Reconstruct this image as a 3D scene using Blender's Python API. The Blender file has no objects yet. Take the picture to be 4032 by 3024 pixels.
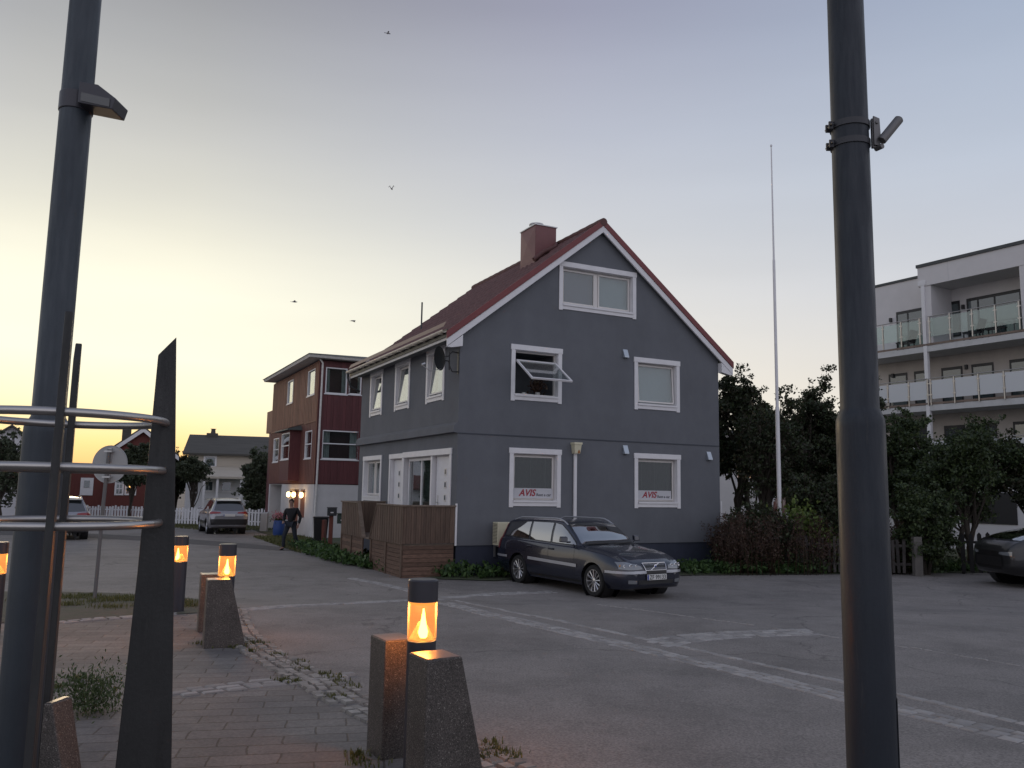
import bpy, bmesh, math, random
import numpy as np
from mathutils import Vector, Matrix
from mathutils.bvhtree import BVHTree
R = math.radians
sc = bpy.context.scene
rng = random.Random(7)
nrng = np.random.default_rng(7)

# ------------------------------------------------------------------ camera
CAMZ, PITCH, ROLL, FPX = 1.62, R(7.33175), R(-1.02991), 3261.24
cd = bpy.data.cameras.new('camera'); cam = bpy.data.objects.new('camera', cd)
sc.collection.objects.link(cam)
cd.sensor_width = 36; cd.lens = 36 * FPX / 4032
cd.clip_start = .05; cd.clip_end = 8000
cam.matrix_world = Matrix.Translation((0, 0, CAMZ)) @ Matrix.Rotation(R(90) + PITCH, 4, 'X') @ Matrix.Rotation(-ROLL, 4, 'Z')
sc.camera = cam

# ------------------------------------------------------------------ sky, sun, exposure
SUN_AZ, SUN_EL = R(-27), R(2.0)
sc.view_settings.view_transform = 'Standard'; sc.view_settings.look = 'None'
sc.view_settings.exposure = 0.06; sc.view_settings.gamma = 1.0
w = bpy.data.worlds.new('World'); sc.world = w; w.use_nodes = True
nt = w.node_tree; nt.nodes.clear()
def N(t, tree=nt, **k):
    n = tree.nodes.new(t)
    for a, v in k.items(): setattr(n, a, v)
    return n
def mathn(op, a, b=None, tree=nt, clamp=False):
    n = tree.nodes.new('ShaderNodeMath'); n.operation = op; n.use_clamp = clamp
    for i, v in enumerate((a, b)):
        if v is None: continue
        if isinstance(v, (int, float)): n.inputs[i].default_value = v
        else: tree.links.new(v, n.inputs[i])
    return n.outputs[0]
def ramp(tree, fac, stops, interp='LINEAR'):
    r = tree.nodes.new('ShaderNodeValToRGB'); e = r.color_ramp.elements; r.color_ramp.interpolation = interp
    while len(e) > 1: e.remove(e[-1])
    e[0].position = stops[0][0]; e[0].color = (*stops[0][1], 1)
    for p, c in stops[1:]:
        x = e.new(p); x.color = (*c, 1)
    if fac is not None: tree.links.new(fac, r.inputs[0])
    return r.outputs[0]
def mixc(tree, fac, a, b, mode='MIX'):
    m = tree.nodes.new('ShaderNodeMix'); m.data_type = 'RGBA'; m.blend_type = mode
    for s, v in ((m.inputs[0], fac), (m.inputs[6], a), (m.inputs[7], b)):
        if isinstance(v, (int, float)): s.default_value = v
        elif isinstance(v, tuple): s.default_value = (*v, 1)
        else: tree.links.new(v, s)
    return m.outputs[2]
def lin(r, g, b):
    f = lambda c: (c / 255 / 12.92) if c / 255 <= .04045 else ((c / 255 + .055) / 1.055) ** 2.4
    return (f(r), f(g), f(b))
tc = N('ShaderNodeTexCoord'); sep = N('ShaderNodeSeparateXYZ'); nt.links.new(tc.outputs['Generated'], sep.inputs[0])
el = mathn('ARCSINE', sep.outputs[2]); elf = mathn('DIVIDE', el, R(60), clamp=True)
hx = mathn('MULTIPLY', sep.outputs[0], math.sin(SUN_AZ)); hy = mathn('MULTIPLY', sep.outputs[1], math.cos(SUN_AZ))
hl = mathn('SQRT', mathn('ADD', mathn('MULTIPLY', sep.outputs[0], sep.outputs[0]), mathn('ADD', mathn('MULTIPLY', sep.outputs[1], sep.outputs[1]), 1e-6)))
ca = mathn('DIVIDE', mathn('ADD', hx, hy), hl)
azd = mathn('ARCCOSINE', mathn('MINIMUM', mathn('MAXIMUM', ca, -1.0), 1.0))   # angle from the sunset
sunside = [(0, lin(246, 180, 118)), (.042, lin(255, 228, 160)), (.083, lin(255, 250, 210)), (.133, lin(255, 255, 233)), (.20, lin(255, 254, 232)), (.25, lin(242, 240, 222)),
           (.30, lin(222, 221, 210)), (.367, lin(198, 198, 194)), (.45, lin(172, 173, 174)), (.533, lin(152, 153, 158)), (1, lin(120, 126, 140))]
mid = [(0, lin(247, 233, 210)), (.10, lin(248, 240, 224)), (.20, lin(228, 225, 219)), (.30, lin(206, 208, 212)), (.40, lin(186, 190, 202)), (.53, lin(157, 159, 178)), (1, lin(124, 130, 154))]
far = [(0, lin(232, 220, 206)), (.10, lin(226, 220, 212)), (.22, lin(206, 209, 217)), (.34, lin(186, 195, 210)), (.50, lin(162, 175, 197)), (1, lin(130, 142, 168))]
c1 = ramp(nt, elf, sunside); c2 = ramp(nt, elf, mid); c3 = ramp(nt, elf, far)
f1 = mathn('DIVIDE', mathn('SUBTRACT', azd, R(5)), R(26), clamp=True)
f2 = mathn('DIVIDE', mathn('SUBTRACT', azd, R(30)), R(32), clamp=True)
grad = mixc(nt, f2, mixc(nt, f1, c1, c2), c3)
# thin high veil: faint streaks in the glow
mp = N('ShaderNodeMapping'); nt.links.new(tc.outputs['Generated'], mp.inputs[0]); mp.inputs['Scale'].default_value = (1.2, 1.2, 7)
nz = N('ShaderNodeTexNoise'); nt.links.new(mp.outputs[0], nz.inputs[0]); nz.inputs['Scale'].default_value = 1.6; nz.inputs['Detail'].default_value = 4
veil = ramp(nt, nz.outputs[0], [(.3, (.97, .97, .97)), (.7, (1.03, 1.03, 1.03))])
grad = mixc(nt, 1.0, grad, veil, 'MULTIPLY')
sky = N('ShaderNodeTexSky', sky_type='NISHITA'); sky.sun_disc = False
sky.sun_elevation = SUN_EL; sky.sun_rotation = SUN_AZ; sky.air_density = 1.0; sky.dust_density = 1.5; sky.ozone_density = 2.0
skyc = mixc(nt, 1.0, sky.outputs[0], (.14, .14, .14), 'MULTIPLY')
comb = mixc(nt, .93, skyc, grad)
# the sky opposite the sunset, above the far horizon, is the broad source that lights the shaded fronts
bkf = mathn('DIVIDE', mathn('SUBTRACT', azd, R(75)), R(50), clamp=True)
back = ramp(nt, elf, [(0, (.60, .62, .72)), (.15, (.72, .71, .79)), (.35, (.70, .71, .80)), (.6, (.48, .51, .62)), (1, (.33, .36, .48))])
comb = mixc(nt, bkf, comb, back)
bg = N('ShaderNodeBackground'); out = N('ShaderNodeOutputWorld')
nt.links.new(comb, bg.inputs[0]); bg.inputs[1].default_value = 1.04; nt.links.new(bg.outputs[0], out.inputs[0])

sd = bpy.data.lights.new('sun', 'SUN'); sd.energy = .35; sd.angle = R(14); sd.color = (1, .72, .42)
so = bpy.data.objects.new('sun', sd); sc.collection.objects.link(so)
dirv = Vector((math.sin(SUN_AZ) * math.cos(R(5)), math.cos(SUN_AZ) * math.cos(R(5)), math.sin(R(5))))
so.rotation_euler = dirv.to_track_quat('Z', 'Y').to_euler()

# ------------------------------------------------------------------ ground height and picture -> ground
GY = [-60, 0, 3, 5.5, 7.5, 9.6, 12.2, 13.6, 15, 16, 17, 22, 26, 30, 36, 42, 60, 90]
GZ = [.06, 0, -.02, -.06, -.11, -.165, -.205, -.27, -.37, -.44, -.48, -.48, -.52, -.58, -.63, -.68, -.8, -.9]
def G(y): return float(np.interp(y, GY, GZ))
def ray(px, py):       # px,py in the 2212-wide picture
    x = (px * 1.8228 - 2016) / FPX; z = -(py * 1.8228 - 1512) / FPX
    cr, sr, cp, sp = math.cos(ROLL), math.sin(ROLL), math.cos(PITCH), math.sin(PITCH)
    X = x * cr + z * sr; F = -x * sr + z * cr
    v = Vector((X, cp - F * sp, sp + F * cp)); return v / v.y
def at(px, py):
    r = ray(px, py); D = 2.0
    while D < 400 and CAMZ + r.z * D > G(D): D += .02
    return Vector((r.x * D, D, G(D)))
def atD(px, py, D): r = ray(px, py); return Vector((r.x * D, D, CAMZ + r.z * D))

# ------------------------------------------------------------------ helpers
def link(o): sc.collection.objects.link(o); return o
def tag(o, label=None, cat=None, group=None, kind=None):
    if label: o['label'] = label
    if cat: o['category'] = cat
    if group: o['group'] = group
    if kind: o['kind'] = kind
    return o
def thing(name, label, cat, loc=(0, 0, 0), rotz=0, group=None):
    o = link(bpy.data.objects.new(name, None)); o.location = loc; o.rotation_euler = (0, 0, rotz); o.empty_display_size = .2
    return tag(o, label, cat, group)
def copy_tree(o, parent=None):
    c = link(o.copy()); c.parent = parent
    for ch in list(o.children): copy_tree(ch, c)
    return c
class MB:
    def __init__(s): s.v = []; s.f = []; s.m = []; s.M = Matrix.Identity(4); s.mi = 0
    def av(s, pts):
        b = len(s.v); s.v += [tuple(s.M @ Vector(p)) for p in pts]; return b
    def face(s, pts, mi=None):
        b = s.av(pts); s.f.append(tuple(range(b, b + len(pts)))); s.m.append(s.mi if mi is None else mi)
    def box(s, x0, x1, y0, y1, z0, z1, mi=None):
        if x0 > x1: x0, x1 = x1, x0
        if y0 > y1: y0, y1 = y1, y0
        if z0 > z1: z0, z1 = z1, z0
        b = s.av([(x0, y0, z0), (x1, y0, z0), (x1, y1, z0), (x0, y1, z0), (x0, y0, z1), (x1, y0, z1), (x1, y1, z1), (x0, y1, z1)])
        for q in ((0, 3, 2, 1), (4, 5, 6, 7), (0, 1, 5, 4), (1, 2, 6, 5), (2, 3, 7, 6), (3, 0, 4, 7)):
            s.f.append(tuple(b + i for i in q)); s.m.append(s.mi if mi is None else mi)
        return s
    def hexa(s, bot, top, mi=None):      # 4 bottom pts ccw, 4 top pts
        b = s.av(list(bot) + list(top))
        for q in ((0, 3, 2, 1), (4, 5, 6, 7), (0, 1, 5, 4), (1, 2, 6, 5), (2, 3, 7, 6), (3, 0, 4, 7)):
            s.f.append(tuple(b + i for i in q)); s.m.append(s.mi if mi is None else mi)
        return s
    def prism(s, poly, ax, a, c, mi=None):   # poly = 2D pts; ax: extrusion axis
        def P(u, v, t): return {'x': (t, u, v), 'y': (u, t, v), 'z': (u, v, t)}[ax]
        n = len(poly); b = s.av([P(u, v, a) for u, v in poly] + [P(u, v, c) for u, v in poly])
        mm = s.mi if mi is None else mi
        s.f.append(tuple(b + i for i in range(n))[::-1]); s.f.append(tuple(b + n + i for i in range(n))); s.m += [mm, mm]
        for i in range(n):
            j = (i + 1) % n; s.f.append((b + i, b + j, b + n + j, b + n + i)); s.m.append(mm)
        return s
    def tube(s, path, rad, n=8, mi=None, cap=True):
        path = [Vector(p) for p in path]; k = len(path)
        if not hasattr(rad, '__len__'): rad = [rad] * k
        ref = None; rings = []
        for i, p in enumerate(path):
            t = (path[min(i + 1, k - 1)] - path[max(i - 1, 0)]).normalized()
            if ref is None: ref = t.orthogonal().normalized()
            ref = (ref - t * ref.dot(t)).normalized(); b2 = t.cross(ref)
            rings.append(s.av([p + (ref * math.cos(a) + b2 * math.sin(a)) * rad[i] for a in [2 * math.pi * j / n for j in range(n)]]))
        mm = s.mi if mi is None else mi
        for i in range(k - 1):
            for j in range(n):
                s.f.append((rings[i] + j, rings[i] + (j + 1) % n, rings[i + 1] + (j + 1) % n, rings[i + 1] + j)); s.m.append(mm)
        if cap:
            s.f.append(tuple(rings[0] + j for j in range(n))[::-1]); s.f.append(tuple(rings[-1] + j for j in range(n))); s.m += [mm, mm]
        return s
    def lathe(s, prof, c=(0, 0, 0), n=24, mi=None, ax='z', capb=True, capt=True):
        mm = s.mi if mi is None else mi; rings = []
        for r, z in prof:
            pts = []
            for j in range(n):
                a = 2 * math.pi * j / n; u, v = r * math.cos(a), r * math.sin(a)
                pts.append({'z': (c[0] + u, c[1] + v, c[2] + z), 'y': (c[0] + u, c[1] + z, c[2] - v), 'x': (c[0] + z, c[1] + u, c[2] + v)}[ax])
            rings.append(s.av(pts))
        for i in range(len(prof) - 1):
            for j in range(n):
                s.f.append((rings[i] + j, rings[i] + (j + 1) % n, rings[i + 1] + (j + 1) % n, rings[i + 1] + j)); s.m.append(mm)
        if capb: s.f.append(tuple(rings[0] + j for j in range(n))[::-1]); s.m.append(mm)
        if capt: s.f.append(tuple(rings[-1] + j for j in range(n))); s.m.append(mm)
        return s
    def grid(s, fn, nu, nv, mi=None, flip=False):
        b = s.av([fn(i / nu, j / nv) for j in range(nv + 1) for i in range(nu + 1)]); mm = s.mi if mi is None else mi
        for j in range(nv):
            for i in range(nu):
                q = (b + j * (nu + 1) + i, b + j * (nu + 1) + i + 1, b + (j + 1) * (nu + 1) + i + 1, b + (j + 1) * (nu + 1) + i)
                s.f.append(q[::-1] if flip else q); s.m.append(mm)
        return s
    def build(s, name, mats, parent=None, smooth=None, bevel=0, bseg=2):
        me = bpy.data.meshes.new(name); me.from_pydata(s.v, [], s.f)
        if not isinstance(mats, (list, tuple)): mats = [mats]
        for m in mats: me.materials.append(m)
        if any(s.m): me.polygons.foreach_set('material_index', s.m)
        me.update()
        o = link(bpy.data.objects.new(name, me)); o.parent = parent
        if smooth is not None: me.polygons.foreach_set('use_smooth', [True] * len(me.polygons)); me.set_sharp_from_angle(angle=R(smooth))
        if bevel:
            b = o.modifiers.new('bevel', 'BEVEL'); b.width = bevel; b.segments = bseg; b.limit_method = 'ANGLE'; b.angle_limit = R(35)
        return o
def carve(o, cut):       # subtract a cutter from a solid and keep the result as plain mesh
    c = cut.build('cut_tmp', o.data.materials[0]); m = o.modifiers.new('b', 'BOOLEAN'); m.object = c; m.operation = 'DIFFERENCE'; m.solver = 'EXACT'
    c.parent = o.parent; bpy.context.view_layer.update()
    me = bpy.data.meshes.new_from_object(o.evaluated_get(bpy.context.evaluated_depsgraph_get()))
    o.modifiers.clear(); o.data = me; bpy.data.objects.remove(c)
def struct(o): o['kind'] = 'structure'; return o
def clip_sheet(name, poly, mat, dz, kind='structure', knots=True):
    bm = bmesh.new(); vs = [bm.verts.new((p[0], p[1], 0)) for p in poly]; bm.faces.new(vs)
    for k in GY:
        bmesh.ops.bisect_plane(bm, geom=bm.verts[:] + bm.edges[:] + bm.faces[:], plane_co=(0, k, 0), plane_no=(0, 1, 0))
    for v in bm.verts: v.co.z = G(v.co.y) + dz
    bmesh.ops.recalc_face_normals(bm, faces=bm.faces[:])
    if sum(f.normal.z for f in bm.faces) < 0: bmesh.ops.reverse_faces(bm, faces=bm.faces[:])
    me = bpy.data.meshes.new(name); bm.to_mesh(me); bm.free(); me.materials.append(mat)
    o = link(bpy.data.objects.new(name, me)); o['kind'] = kind; return o

# ------------------------------------------------------------------ materials
def mat(name, col, rough=.6, metal=0, var=.0, vscale=3, bump=0, bscale=40, spec=.5, island=0, detail=6, coat=0, col2=None, stretch=None, emis=None, est=0, alpha=1):
    m = bpy.data.materials.new(name); m.use_nodes = True; t = m.node_tree; b = t.nodes['Principled BSDF']
    b.inputs['Roughness'].default_value = rough; b.inputs['Metallic'].default_value = metal; b.inputs['Specular IOR Level'].default_value = spec
    b.inputs['Base Color'].default_value = (*col, 1)
    if coat: b.inputs['Coat Weight'].default_value = coat; b.inputs['Coat Roughness'].default_value = .04
    if emis: b.inputs['Emission Color'].default_value = (*emis, 1); b.inputs['Emission Strength'].default_value = est
    if var or bump or island or col2:
        tcn = t.nodes.new('ShaderNodeTexCoord'); src = tcn.outputs['Object']
        if stretch:
            mpn = t.nodes.new('ShaderNodeMapping'); mpn.inputs['Scale'].default_value = stretch; t.links.new(src, mpn.inputs[0]); src = mpn.outputs[0]
        c = None
        if var or col2:
            n1 = t.nodes.new('ShaderNodeTexNoise'); n1.inputs['Scale'].default_value = vscale; n1.inputs['Detail'].default_value = detail; n1.inputs['Roughness'].default_value = .65
            t.links.new(src, n1.inputs[0])
            if col2: c = ramp(t, n1.outputs[0], [(.38, col), (.62, col2)])
            else: c = ramp(t, n1.outputs[0], [(.3, tuple(x * (1 - var) for x in col)), (.7, tuple(x * (1 + var) for x in col))])
        if island:
            gi = t.nodes.new('ShaderNodeNewGeometry'); lo, hi = 1 - island, 1 + island
            k = ramp(t, gi.outputs['Random Per Island'], [(0, (lo, lo, lo)), (1, (hi, hi, hi))])
            c = mixc(t, 1.0, c if c is not None else col, k, 'MULTIPLY')
        if c is not None: t.links.new(c, b.inputs['Base Color'])
        if bump:
            n2 = t.nodes.new('ShaderNodeTexNoise'); n2.inputs['Scale'].default_value = bscale; n2.inputs['Detail'].default_value = 5
            t.links.new(src, n2.inputs[0]); bp = t.nodes.new('ShaderNodeBump'); bp.inputs['Strength'].default_value = bump; bp.inputs['Distance'].default_value = .02
            t.links.new(n2.outputs[0], bp.inputs['Height']); t.links.new(bp.outputs[0], b.inputs['Normal'])
    return m
def leafmat(name, a, b_, c_):
    m = bpy.data.materials.new(name); m.use_nodes = True; t = m.node_tree; b = t.nodes['Principled BSDF']
    gi = t.nodes.new('ShaderNodeNewGeometry'); c = ramp(t, gi.outputs['Random Per Island'], [(0, a), (.5, b_), (1, c_)])
    t.links.new(c, b.inputs['Base Color']); b.inputs['Roughness'].default_value = .6
    tr = t.nodes.new('ShaderNodeBsdfTranslucent'); t.links.new(c, tr.inputs[0]); mx = t.nodes.new('ShaderNodeMixShader'); mx.inputs[0].default_value = .25
    t.links.new(b.outputs[0], mx.inputs[1]); t.links.new(tr.outputs[0], mx.inputs[2]); t.links.new(mx.outputs[0], t.nodes['Material Output'].inputs[0])
    return m
def glassmat(name, tint=(.75, .8, .8), rough=.02, base=.08, refl=(1, 1, 1), wob=.05):
    m = bpy.data.materials.new(name); m.use_nodes = True; t = m.node_tree; t.nodes.clear()
    tr = t.nodes.new('ShaderNodeBsdfTransparent'); tr.inputs[0].default_value = (*tint, 1)
    gl = t.nodes.new('ShaderNodeBsdfGlossy'); gl.inputs['Roughness'].default_value = rough; gl.inputs['Color'].default_value = (*refl, 1)
    fr = t.nodes.new('ShaderNodeLayerWeight'); fr.inputs[0].default_value = .5
    f = mathn('ADD', mathn('MULTIPLY', mathn('POWER', fr.outputs[1], 3.2, t), 1.0, t), base, t, True)
    nzn = t.nodes.new('ShaderNodeTexNoise'); nzn.inputs['Scale'].default_value = 1.3; bp = t.nodes.new('ShaderNodeBump'); bp.inputs['Strength'].default_value = wob; bp.inputs['Distance'].default_value = .02
    tcn = t.nodes.new('ShaderNodeTexCoord'); t.links.new(tcn.outputs['Object'], nzn.inputs[0]); t.links.new(nzn.outputs[0], bp.inputs['Height']); t.links.new(bp.outputs[0], gl.inputs['Normal'])
    mx = t.nodes.new('ShaderNodeMixShader'); t.links.new(f, mx.inputs[0]); t.links.new(tr.outputs[0], mx.inputs[1]); t.links.new(gl.outputs[0], mx.inputs[2])
    o = t.nodes.new('ShaderNodeOutputMaterial'); t.links.new(mx.outputs[0], o.inputs[0]); return m
def emit(name, col, st):
    m = bpy.data.materials.new(name); m.use_nodes = True; t = m.node_tree; t.nodes.clear()
    e = t.nodes.new('ShaderNodeEmission'); e.inputs[0].default_value = (*col, 1); e.inputs[1].default_value = st
    o = t.nodes.new('ShaderNodeOutputMaterial'); t.links.new(e.outputs[0], o.inputs[0]); return m

M = {}
def asphalt(name, base, warm):
    m = bpy.data.materials.new(name); m.use_nodes = True; t = m.node_tree; b = t.nodes['Principled BSDF']
    tcn = t.nodes.new('ShaderNodeTexCoord'); s = tcn.outputs['Object']
    def nz(sc_, d=5, ro=.6):
        n = t.nodes.new('ShaderNodeTexNoise'); n.inputs['Scale'].default_value = sc_; n.inputs['Detail'].default_value = d; n.inputs['Roughness'].default_value = ro; t.links.new(s, n.inputs[0]); return n.outputs[0]
    c = ramp(t, nz(.22, 6), [(.35, base), (.65, warm)])
    c = mixc(t, 1.0, c, ramp(t, nz(1.7, 8, .75), [(.25, (.82, .82, .82)), (.75, (1.16, 1.16, 1.16))]), 'MULTIPLY')
    c = mixc(t, 1.0, c, ramp(t, nz(55, 3, .7), [(.3, (.6, .6, .6)), (.7, (1.4, 1.4, 1.4))]), 'MULTIPLY')
    c = mixc(t, 1.0, c, ramp(t, nz(.55, 7, .7), [(.36, (.80, .80, .80)), (.5, (1, 1, 1)), (.66, (1.10, 1.10, 1.10))]), 'MULTIPLY')
    vo = t.nodes.new('ShaderNodeTexVoronoi'); vo.inputs['Scale'].default_value = 26; t.links.new(s, vo.inputs[0])
    spk = ramp(t, vo.outputs['Distance'], [(.0, (1, 1, 1)), (.13, (0, 0, 0))])
    vs = t.nodes.new('ShaderNodeSeparateColor'); t.links.new(vo.outputs['Color'], vs.inputs[0])
    sel = mathn('MULTIPLY', mathn('GREATER_THAN', vs.outputs[0], .93, t), spk, t)
    c = mixc(t, sel, c, (.42, .41, .39))
    vk = t.nodes.new('ShaderNodeTexVoronoi'); vk.feature = 'DISTANCE_TO_EDGE'; vk.inputs['Scale'].default_value = .16; mpn = t.nodes.new('ShaderNodeMapping')
    wn = t.nodes.new('ShaderNodeTexNoise'); wn.inputs['Scale'].default_value = .7; wn.inputs['Detail'].default_value = 6; t.links.new(s, wn.inputs[0])
    wv = t.nodes.new('ShaderNodeVectorMath'); wv.operation = 'MULTIPLY_ADD'; t.links.new(wn.outputs[1], wv.inputs[0]); wv.inputs[1].default_value = (2.2, 2.2, 0); t.links.new(s, wv.inputs[2]); t.links.new(wv.outputs[0], vk.inputs[0])
    crack = ramp(t, vk.outputs[0], [(.0, (.62, .62, .62)), (.0022, (1, 1, 1))])
    c = mixc(t, 1.0, c, crack, 'MULTIPLY')
    t.links.new(c, b.inputs['Base Color']); b.inputs['Roughness'].default_value = .82; b.inputs['Specular IOR Level'].default_value = .35
    bp = t.nodes.new('ShaderNodeBump'); bp.inputs['Strength'].default_value = .5; bp.inputs['Distance'].default_value = .006
    t.links.new(nz(90, 3), bp.inputs['Height']); t.links.new(bp.outputs[0], b.inputs['Normal']); return m
M['asphalt'] = asphalt('asphalt', (.198, .183, .170), (.232, .210, .192))
M['stucco'] = mat('grey_render', (.128, .135, .150), .85, var=.10, vscale=.7, bump=.25, bscale=55)
t_ = M['stucco'].node_tree; b_ = t_.nodes['Principled BSDF']; n_ = t_.nodes.new('ShaderNodeTexNoise'); m_ = t_.nodes.new('ShaderNodeMapping'); c_ = t_.nodes.new('ShaderNodeTexCoord')
m_.inputs['Scale'].default_value = (1.0, 1.0, .45); n_.inputs['Scale'].default_value = 1.1; n_.inputs['Detail'].default_value = 8; n_.inputs['Roughness'].default_value = .7
t_.links.new(c_.outputs['Object'], m_.inputs[0]); t_.links.new(m_.outputs[0], n_.inputs[0]); src_ = b_.inputs['Base Color'].links[0].from_socket
t_.links.new(mixc(t_, 1.0, src_, ramp(t_, n_.outputs[0], [(.32, (.92, .915, .91)), (.52, (1, 1, 1)), (.72, (1.06, 1.06, 1.055))]), 'MULTIPLY'), b_.inputs['Base Color'])
M['plinth'] = mat('navy_plinth', (.028, .034, .055), .7, var=.15, vscale=2)
M['white'] = mat('white_paint', (.70, .69, .70), .5, var=.05, vscale=4)
M['whited'] = mat('weathered_white_paint', (.62, .60, .57), .6, var=.14, vscale=9)
M['frame'] = mat('window_frame_paint', (.66, .63, .60), .45)
M['tile'] = mat('red_roof_tile', (.115, .052, .047), .75, var=.25, vscale=5, bump=.2, bscale=30)
M['redmetal'] = mat('red_flashing', (.17, .035, .036), .5, var=.1, vscale=3)
M['chim'] = mat('chimney_sheet', (.17, .060, .060), .45, var=.08, vscale=3)
M['galv'] = mat('galvanised', (.5, .5, .5), .4, metal=.8, var=.15)
M['gutter'] = mat('pale_gutter', (.55, .50, .42), .45, var=.1)
M['black'] = mat('black_plastic', (.012, .012, .013), .45)
M['dish'] = mat('dish_grey', (.020, .022, .024), .75, spec=.08)
M['glass'] = glassmat('window_glass')
M['glassd'] = glassmat('window_glass_dim', (.5, .55, .55), base=.05)
M['dark'] = mat('dark_room', (.02, .02, .022), .9)
M['blind'] = mat('pale_blind', (.36, .42, .45), .8, var=.04)
M['blindb'] = mat('blue_curtain', (.13, .14, .20), .8, var=.1)
M['cream'] = mat('cream_plastic', (.62, .58, .42), .5, var=.08)
M['rust'] = mat('rust_patch', (.3, .12, .04), .9, var=.3)
M['steelv'] = mat('steel_vent', (.45, .50, .55), .35, metal=.6)
M['deckwood'] = mat('brown_stained_wood', (.108, .070, .050), .75, var=.25, vscale=6, bump=.3, bscale=25, island=.18, stretch=(4, 4, .6))
M['deckcap'] = mat('worn_wood_cap', (.17, .13, .10), .8, var=.3, vscale=8)
M['deckbase'] = mat('brown_base_boards', (.13, .078, .055), .85, var=.35, vscale=7, bump=.4, bscale=14, island=.25, stretch=(1, 1, 3))
M['redwood'] = mat('dark_red_boards', (.105, .030, .033), .7, var=.2, vscale=5, island=.12, stretch=(5, 5, .5))
M['brownwood'] = mat('warm_brown_boards', (.21, .100, .066), .7, var=.3, vscale=5, island=.2, stretch=(5, 5, .5))
M['plaster'] = mat('pale_plaster', (.56, .55, .55), .85, var=.09, vscale=1.2, bump=.2, bscale=30)
M['roofdark'] = mat('dark_roof', (.07, .075, .075), .7, var=.2, vscale=3)
M['slate'] = mat('slate_roof', (.075, .085, .08), .7, var=.15, vscale=6)
M['warmlamp'] = emit('lit_lamp_glass', (1, .62, .25), 7)
M['soft'] = mat('curtain', (.5, .5, .48), .9, var=.15, vscale=6)
def granite():
    m = bpy.data.materials.new('granite'); m.use_nodes = True; t = m.node_tree; b = t.nodes['Principled BSDF']
    tcn = t.nodes.new('ShaderNodeTexCoord'); vo = t.nodes.new('ShaderNodeTexVoronoi'); vo.inputs['Scale'].default_value = 230; t.links.new(tcn.outputs['Object'], vo.inputs[0])
    s = t.nodes.new('ShaderNodeSeparateColor'); t.links.new(vo.outputs['Color'], s.inputs[0])
    c = ramp(t, s.outputs[0], [(0, (.035, .030, .027)), (.3, (.062, .054, .048)), (.6, (.088, .076, .068)), (.85, (.12, .10, .092)), (.97, (.22, .20, .18))], 'CONSTANT')
    n = t.nodes.new('ShaderNodeTexNoise'); n.inputs['Scale'].default_value = 5; n.inputs['Detail'].default_value = 5; t.links.new(tcn.outputs['Object'], n.inputs[0])
    c = mixc(t, 1.0, c, ramp(t, n.outputs[0], [(.3, (.75, .75, .75)), (.7, (1.2, 1.2, 1.2))]), 'MULTIPLY')
    t.links.new(c, b.inputs['Base Color']); b.inputs['Roughness'].default_value = .55
    n3 = t.nodes.new('ShaderNodeTexNoise'); n3.inputs['Scale'].default_value = 110; bp = t.nodes.new('ShaderNodeBump'); bp.inputs['Strength'].default_value = .35; bp.inputs['Distance'].default_value = .004
    t.links.new(tcn.outputs['Object'], n3.inputs[0]); t.links.new(n3.outputs[0], bp.inputs['Height']); t.links.new(bp.outputs[0], b.inputs['Normal']); return m
M['granite'] = granite()
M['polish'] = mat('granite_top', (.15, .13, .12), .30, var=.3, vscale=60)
M['lampbody'] = mat('lamp_anthracite', (.045, .043, .052), .38, metal=.2)
M['pole'] = mat('dark_grey_paint', (.040, .050, .062), .5, metal=.1, var=.12, vscale=3, bump=.05, bscale=60)
M['poler'] = mat('dark_blue_grey_paint', (.014, .019, .028), .55, metal=.1, var=.12, vscale=3, bump=.05, bscale=60)
M['fin'] = mat('fin_black_steel', (.028, .028, .028), .5, metal=.2, var=.15, vscale=4, bump=.08, bscale=50)
M['stainless'] = mat('brushed_stainless', (.46, .44, .42), .36, metal=1.0, bump=.04, bscale=120)
M['sett'] = mat('granite_setts', (.295, .28, .265), .8, var=.14, vscale=8, island=.22, bump=.3, bscale=60)
M['settb'] = mat('rounded_setts', (.235, .22, .20), .8, var=.25, vscale=8, island=.3, bump=.3, bscale=60)
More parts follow.
